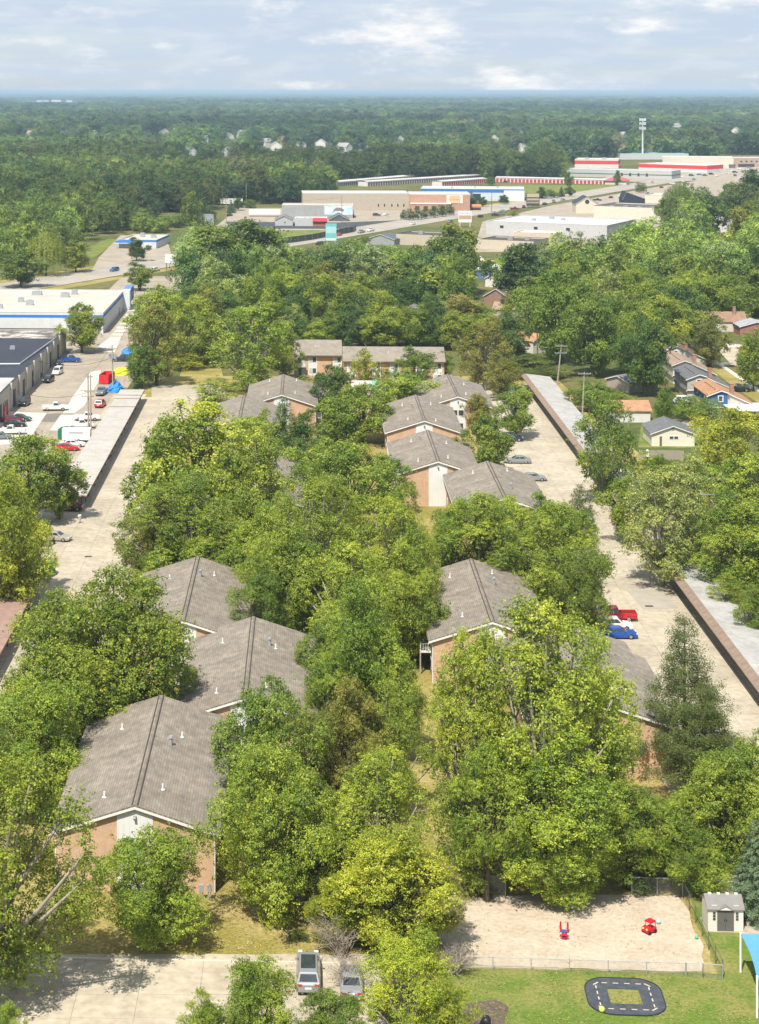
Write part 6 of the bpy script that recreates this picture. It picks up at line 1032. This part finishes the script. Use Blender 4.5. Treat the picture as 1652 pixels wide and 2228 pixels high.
for i, (u, v, w, h, c) in enumerate([(1010, 1945, 70, 1.6, CO), (1060, 1950, 50, 1.2, CG), (1400, 1935, 90, 1.8, CM), (650, 2045, 40, .8, CG), (1505, 1700, 60, 2.2, CG), (1475, 1660, 40, 2.4, CM), (1610, 1870, 90, 2.5, CG), (990, 1400, 60, 2.0, CG), (905, 1530, 30, 1.6, CG), (960, 1490, 26, 1.2, CG), (1350, 1100, 60, 3, CG), (1150, 800, 110, 3.0, CL), (1195, 822, 80, 2.6, CG), (1140, 825, 50, 2.4, CG), (690, 846, 40, 2.2, CV), (1620, 1330, 80, 2.4, CG), (1560, 1240, 50, 2.4, CG)]):
    g = G(u, v); p = P(('R', 1, 0)); wd = w*g.y/FP; o = obj('shrub', None, None, g, i*1.3, (wd/p['W'], wd/p['W'], h/p['H'])); tag(o, ['leafy shrub at the left sand pit fence', 'low shrub behind the sand pit fence', 'shrub bed behind the right sand pit fence', 'low bush on the lower lawn', 'shrub at the foot of the pines', 'shrub against the hidden brick corner', 'shrub below the near carport end', 'shrub behind the right brick block', 'shrub left of the patio', 'shrub by the brick corner of the right block', 'shrub at the far carport end', 'bright green shrub bank by the orange roofed garage', 'shrub below the leaning pole', 'shrub at the top of the right drive', 'pale flowering shrub by the corner balcony', 'shrub beside the near carport roof', 'shrub by the pale board fence'][i], 'shrub'); obj('stems', p['trunk'], o); obj('foliage', p['crown'], o, color=c)
def litter(name, poly, n, sz, cols, seed, kind_label):
    rng = np.random.default_rng(seed); P4 = [G(u, v) for u, v in poly]; W4 = [(p.x, p.y) for p in P4]; x0, x1 = min(a for a, b in W4), max(a for a, b in W4); y0, y1 = min(b for a, b in W4), max(b for a, b in W4); q = MB()
    while n > 0:
        x, y = rng.uniform(x0, x1), rng.uniform(y0, y1)
        if math.sin(x*.9+seed)+math.sin(y*1.3+x*.4)+rng.normal()*.8 < -.3 or not inpoly(x, y, W4): continue
        s = sz*rng.uniform(.5, 1.4); a = rng.uniform(0, 6.28); c, d = math.cos(a)*s, math.sin(a)*s
        q.add([(x-c, y-d, .05), (x+d*.6, y-c*.6, .06), (x+c, y+d, .075), (x-d*.6, y+c*.6, .06)], [(0, 1, 2, 3)], int(rng.integers(0, len(cols)))); n -= 1
    tag(obj(name, q.mesh(name, cols)), kind_label, 'leaf litter', kind='stuff')
# ---------------------------------------------------------------- woods filled in: (polygon of feet, spacing, height range, palette, label)
def inpoly(u, v, L):
    c = False; j = len(L)-1
    for i in range(len(L)):
        (x1, y1), (x2, y2) = L[i], L[j]
        if (y1 > v) != (y2 > v) and u < (x2-x1)*(v-y1)/(y2-y1)+x1: c = not c
        j = i
    return c
LC = [mat('dry_leaf_tan', (.42, .30, .13), .9, .2, 5), mat('dry_leaf_pale', (.55, .45, .24), .9, .2, 5), mat('dry_leaf_brown', (.22, .14, .06), .9, .2, 5), mat('dry_leaf_yellow', (.50, .40, .08), .9, .2, 5)]
litter('fallen_leaves', [(0, 2062), (0, 1950), (480, 1900), (760, 1950), (760, 2080)], 2600, .075, LC, 1, 'fallen leaves scattered on the lower lawn')
litter('fallen_leaves', [(940, 1985), (965, 1952), (1478, 1950), (1534, 2114), (985, 2102)], 1300, .06, LC[:1]+LC[2:], 2, 'fallen leaves scattered over the sand pit')
litter('grass_tufts', [(955, 2108), (1560, 2119), (1650, 2228), (930, 2228)], 2600, .07, [mat('tuft_green', (.10, .17, .02), .9, .2, 5), mat('tuft_straw', (.33, .28, .11), .9, .2, 5)], 3, 'grass tufts on the play lawn')
# photo windows that must stay open (u0, u1, v0, v1, farthest depth kept clear)
OPEN = [(205, 372, 508, 600, 900), (0, 380, 578, 635, 800), (590, 1060, 462, 536, 1000), (495, 1010, 398, 480, 1080), (905, 1145, 402, 436, 1200), (735, 1345, 378, 428, 1450), (1060, 1320, 455, 520, 960), (1150, 1460, 412, 482, 1120), (1240, 1460, 345, 420, 1750), (1340, 1652, 330, 402, 1900), (1393, 1406, 255, 345, 1900), (1040, 1100, 555, 662, 640), (1125, 1160, 655, 695, 560), (1156, 1222, 728, 772, 490), (636, 970, 745, 830, 470), (1040, 1140, 515, 545, 960), (470, 545, 425, 450, 1090), (420, 470, 460, 492, 960), (355, 400, 450, 464, 1060), (884, 910, 658, 690, 560), (1550, 1600, 480, 512, 960), (1590, 1652, 670, 735, 520), (860, 950, 500, 536, 860), (1330, 1360, 700, 745, 520), (840, 1050, 455, 500, 1080)]
for u, v, c in FH: OPEN.append((u-9, u+9, v-9, v+1, G(u, v+3).y))
for u, v, w in ((110, 222, 70),): OPEN.append((u-w, u+w, 213, 223, 12000))
OPEN = np.array(OPEN)
def blocked(X, Y, h, w):
    u = CU+X*FP/Y; hw = w/2*FP/Y; vt = VH+FP*(HC-h*.92)/Y; vb = VH+FP*HC/Y
    o = OPEN; return bool(np.any((u+hw*.8 > o[:, 0]) & (u-hw*.8 < o[:, 1]) & (vb > o[:, 2]) & (vt < o[:, 3]) & (Y < o[:, 4]-4)))
POOL = []; rg = random.Random(5)
def on_road(X, Y, m=15):
    dx, dy = X+64, Y-688; return abs(.877*dx-.480*dy) < m and Y < 2600
placed = [(o.location.x, o.location.y, o.scale.x*7) for o in list(COL.objects) if o.get('category') == 'tree']
FOOT = [(S(-5, 440), S(75, 470))]
def fill(poly, sp, hr, wr, pal, label, group, kinds='MMC'):
    P4 = [G(u, v) for u, v in poly]; x0, x1 = min(p.x for p in P4), max(p.x for p in P4); y0, y1 = min(p.y for p in P4), max(p.y for p in P4); W4 = [(p.x, p.y) for p in P4]
    y = y0; row = 0
    while y < y1:
        x = x0+(row % 2)*sp/2
        while x < x1:
            X, Y = x+rg.uniform(-.38, .38)*sp, y+rg.uniform(-.38, .38)*sp; x += sp
            if not inpoly(X, Y, W4) or on_road(X, Y): continue
            h = rg.uniform(*hr); w = rg.uniform(*wr)
            if blocked(X, Y, h, w): continue
            if any((X-a)**2+(Y-b)**2 < (r*.5+w*.28)**2 for a, b, r in placed): continue
            c_ = rg.choice(pal); kd = rg.choice(kinds); POOL.append((Y, X, h, w, kd, c_, {CM: 'mid green', CG: 'fresh green', CD: 'dark green', CO: 'olive', CV: 'silvery', CL: 'yellow green'}[c_]+(' tall ' if h > 15.5 else ' ')+label, group))
        y += sp*.87; row += 1
fill([(640, 742), (655, 700), (960, 700), (1130, 700), (1120, 760), (1000, 748)], 9.5, (7, 13), (9, 13), [CM, CG, CD, CV, CG], 'lower broadleaf tree right behind the cross block roof', 'trees behind the cross block')
fill([(330, 780), (360, 600), (400, 560), (620, 545), (640, 560), (1000, 560), (1110, 560), (1120, 720), (1130, 800), (1000, 745), (640, 735), (520, 800)], 12.5, (12, 22), (11, 18), [CM, CG, CG, CD, CL, CO, CV], 'broadleaf tree in the wood behind the cross block', 'trees of the middle wood')
fill([(1125, 780), (1110, 560), (1180, 520), (1330, 490), (1500, 480), (1700, 490), (1750, 700), (1560, 690), (1480, 760), (1380, 830), (1240, 800)], 14, (12, 22), (12, 19), [CM, CL, CG, CD, CL, CG, CV], 'broadleaf tree in the wood above the split level houses', 'trees of the right wood')
fill([(-40, 640), (-40, 480), (250, 480), (280, 505), (225, 520), (130, 565), (90, 620)], 13.5, (13, 22), (12, 18), [CL, CG, CM, CG, CL], 'broadleaf tree in the wood left of the filling station', 'trees of the left wood')
fill([(270, 505), (300, 470), (420, 462), (480, 470), (420, 500), (350, 510)], 12, (5, 10), (8, 12), [CG, CL, CM], 'bushy tree in the scrub behind the filling station', 'scrub trees')
for k in range(11):
    u_ = 652+k*33+rg.uniform(-8, 8); g_ = G(u_, 757+rg.uniform(-6, 6)); POOL.append((g_.y, g_.x, rg.uniform(7.5, 12), rg.uniform(8, 11), 'M', rg.choice([CM, CG, CD]), ['first', 'second', 'third', 'fourth', 'fifth', 'sixth', 'seventh', 'eighth', 'ninth', 'tenth', 'eleventh'][k]+' tree from the left in the row right behind the cross block roof', 'trees behind the cross block'))
POOL.sort(key=lambda t: t[0])
NIND = max(0, 285-NTREE[0]); FOREST = []
for i, (Y, X, h, w, k, c, lb, gp) in enumerate(POOL):
    if i < NIND: tree(X, Y, h, w, k, c, lb, gp)
    else: FOREST.append((X, Y, h, w, c))
# ---------------------------------------------------------------- the far woods: one mass of trees out to the horizon
TIDX = {}
def far_ok(X, Y):
    u = CU+X*FP/Y; v = VH+FP*HC/Y
    return not on_road(X, Y, 22)
bands = [(960, 1500, 14.5, (13, 23), (12, 23)), (1500, 2600, 18, (13, 24), (15, 28)), (2600, 5200, 29, (13, 26), (22, 46)), (5200, 11000, 56, (14, 30), (44, 80)), (11000, 26000, 95, (14, 24), (70, 110)), (26000, 60000, 260, (15, 30), (200, 300))]
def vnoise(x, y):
    x, y = x*.8, y*.45                                    # slow variation for clearings and dark stands that paint in cloud shadow
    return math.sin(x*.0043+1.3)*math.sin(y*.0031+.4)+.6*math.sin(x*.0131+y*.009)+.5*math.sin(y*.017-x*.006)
for y0, y1, sp, hr, wr in bands:
    y = y0
    while y < y1:
        xa, xb = (-30-CU)*y/FP-60, (1690-CU)*y/FP+60; x = xa+rg.random()*sp
        while x < xb:
            X, Y = x+rg.uniform(-.4, .4)*sp, y+rg.uniform(-.4, .4)*sp; x += sp*rg.uniform(.8, 1.2)
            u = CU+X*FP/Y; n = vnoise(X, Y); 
            if Y < 1130 and 470 < u < 1700: continue
            if not far_ok(X, Y): continue
            if n > 1.15 and Y > 1900: continue
            if u > 1560 and 1300 < Y < 2000: continue
            h = rg.uniform(*hr)*(1.1 if n < -.5 else 1); w = rg.uniform(*wr)
            if Y < 20000 and blocked(X, Y, h, w): continue
            q = rg.random(); c = CM if q < .36 else CD if q < .58 else CG if q < .80 else CO if q < .88 else CL if q < .94 else CT if q < .965 else CV
            if Y < 1750 and q > .84: c = CO if q < .92 else CT if q < .945 else CL
            if n < -.55: c = CK if q < .5 else CD if q < .8 else CM  # darker leaf colours here put cloud shadow into the woods
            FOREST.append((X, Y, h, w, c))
        y += sp*.86
fp = [broadleaf('far_tree_%d' % i, 1.0*14, 14, 900+i, 15, 2200, .85, .06, M_LEAFI, M_BARK, (.17, .26), .9, .16, branch=False, calm=.45) for i in range(4)]
fp += [broadleaf('near_far_tree_%d' % i, 14.0, 14, 950+i, 26, 6500, .50, .06, M_LEAFI, M_BARK, (.12, .20), .9, .24, branch=False, calm=.7) for i in range(4)]
fc = bpy.data.collections.new('far_tree_models')
for i, t in enumerate(fp):
    me = t['crown']; o = bpy.data.objects.new('far_tree_model', me); fc.objects.link(o); o.name = 'far_tree_model_%d' % i
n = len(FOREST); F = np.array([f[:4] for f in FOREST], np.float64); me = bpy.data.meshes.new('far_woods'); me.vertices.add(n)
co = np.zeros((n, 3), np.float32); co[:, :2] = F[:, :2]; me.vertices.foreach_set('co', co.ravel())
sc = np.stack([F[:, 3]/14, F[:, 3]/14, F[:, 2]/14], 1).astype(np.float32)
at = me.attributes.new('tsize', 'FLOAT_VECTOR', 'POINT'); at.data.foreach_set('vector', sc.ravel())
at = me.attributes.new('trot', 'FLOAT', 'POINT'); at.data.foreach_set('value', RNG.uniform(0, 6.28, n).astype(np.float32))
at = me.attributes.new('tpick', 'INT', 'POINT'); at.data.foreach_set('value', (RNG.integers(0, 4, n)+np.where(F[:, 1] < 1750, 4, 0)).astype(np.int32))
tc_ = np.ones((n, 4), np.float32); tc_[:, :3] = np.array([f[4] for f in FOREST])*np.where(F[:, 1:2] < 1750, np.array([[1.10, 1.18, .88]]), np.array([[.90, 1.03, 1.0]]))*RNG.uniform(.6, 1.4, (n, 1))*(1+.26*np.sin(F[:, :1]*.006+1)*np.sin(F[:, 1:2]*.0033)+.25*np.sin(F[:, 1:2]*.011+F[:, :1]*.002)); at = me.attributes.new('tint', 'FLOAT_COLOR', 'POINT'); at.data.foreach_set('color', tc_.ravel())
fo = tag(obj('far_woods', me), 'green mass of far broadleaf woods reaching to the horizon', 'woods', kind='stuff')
ng = bpy.data.node_groups.new('far_woods', 'GeometryNodeTree'); ng.interface.new_socket('Geometry', in_out='INPUT', socket_type='NodeSocketGeometry'); ng.interface.new_socket('Geometry', in_out='OUTPUT', socket_type='NodeSocketGeometry')
gn = ng.nodes.new; gi, go = gn('NodeGroupInput'), gn('NodeGroupOutput'); ip = gn('GeometryNodeInstanceOnPoints'); ci = gn('GeometryNodeCollectionInfo'); ci.inputs[0].default_value = fc; ci.inputs[1].default_value = True; ci.inputs[2].default_value = True
def na(nm, ty): a = gn('GeometryNodeInputNamedAttribute'); a.data_type = ty; a.inputs[0].default_value = nm; return a.outputs[0]
cx = gn('ShaderNodeCombineXYZ'); ng.links.new(na('trot', 'FLOAT'), cx.inputs[2]); m2p = gn('GeometryNodeMeshToPoints'); ng.links.new(gi.outputs[0], m2p.inputs[0]); ng.links.new(m2p.outputs[0], ip.inputs['Points'])
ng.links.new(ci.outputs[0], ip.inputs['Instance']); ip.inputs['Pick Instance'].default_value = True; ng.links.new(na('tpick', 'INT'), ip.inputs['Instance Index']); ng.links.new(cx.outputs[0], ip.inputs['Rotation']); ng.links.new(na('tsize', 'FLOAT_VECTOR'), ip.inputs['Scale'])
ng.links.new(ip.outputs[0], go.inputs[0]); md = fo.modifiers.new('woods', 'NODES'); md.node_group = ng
print('trees', NTREE[0], 'pool', len(POOL), 'forest', n)
# ---------------------------------------------------------------- haze
q = MB(); q.box(-140000, 140000, -1500, 135000, -1.0, 75.0)
hm = bpy.data.materials.new('haze'); hm.use_nodes = True; t = hm.node_tree; t.nodes.clear(); o_ = t.nodes.new('ShaderNodeOutputMaterial'); pv_ = t.nodes.new('ShaderNodeVolumePrincipled')
pv_.inputs['Color'].default_value = (.54, .76, .93, 1); pv_.inputs['Density'].default_value = 0.85e-4; pv_.inputs['Anisotropy'].default_value = 0.0; t.links.new(pv_.outputs[0], o_.inputs['Volume'])
tag(obj('haze', q.mesh('haze', hm)), 'thin blue haze over the whole plain', 'haze', kind='stuff')
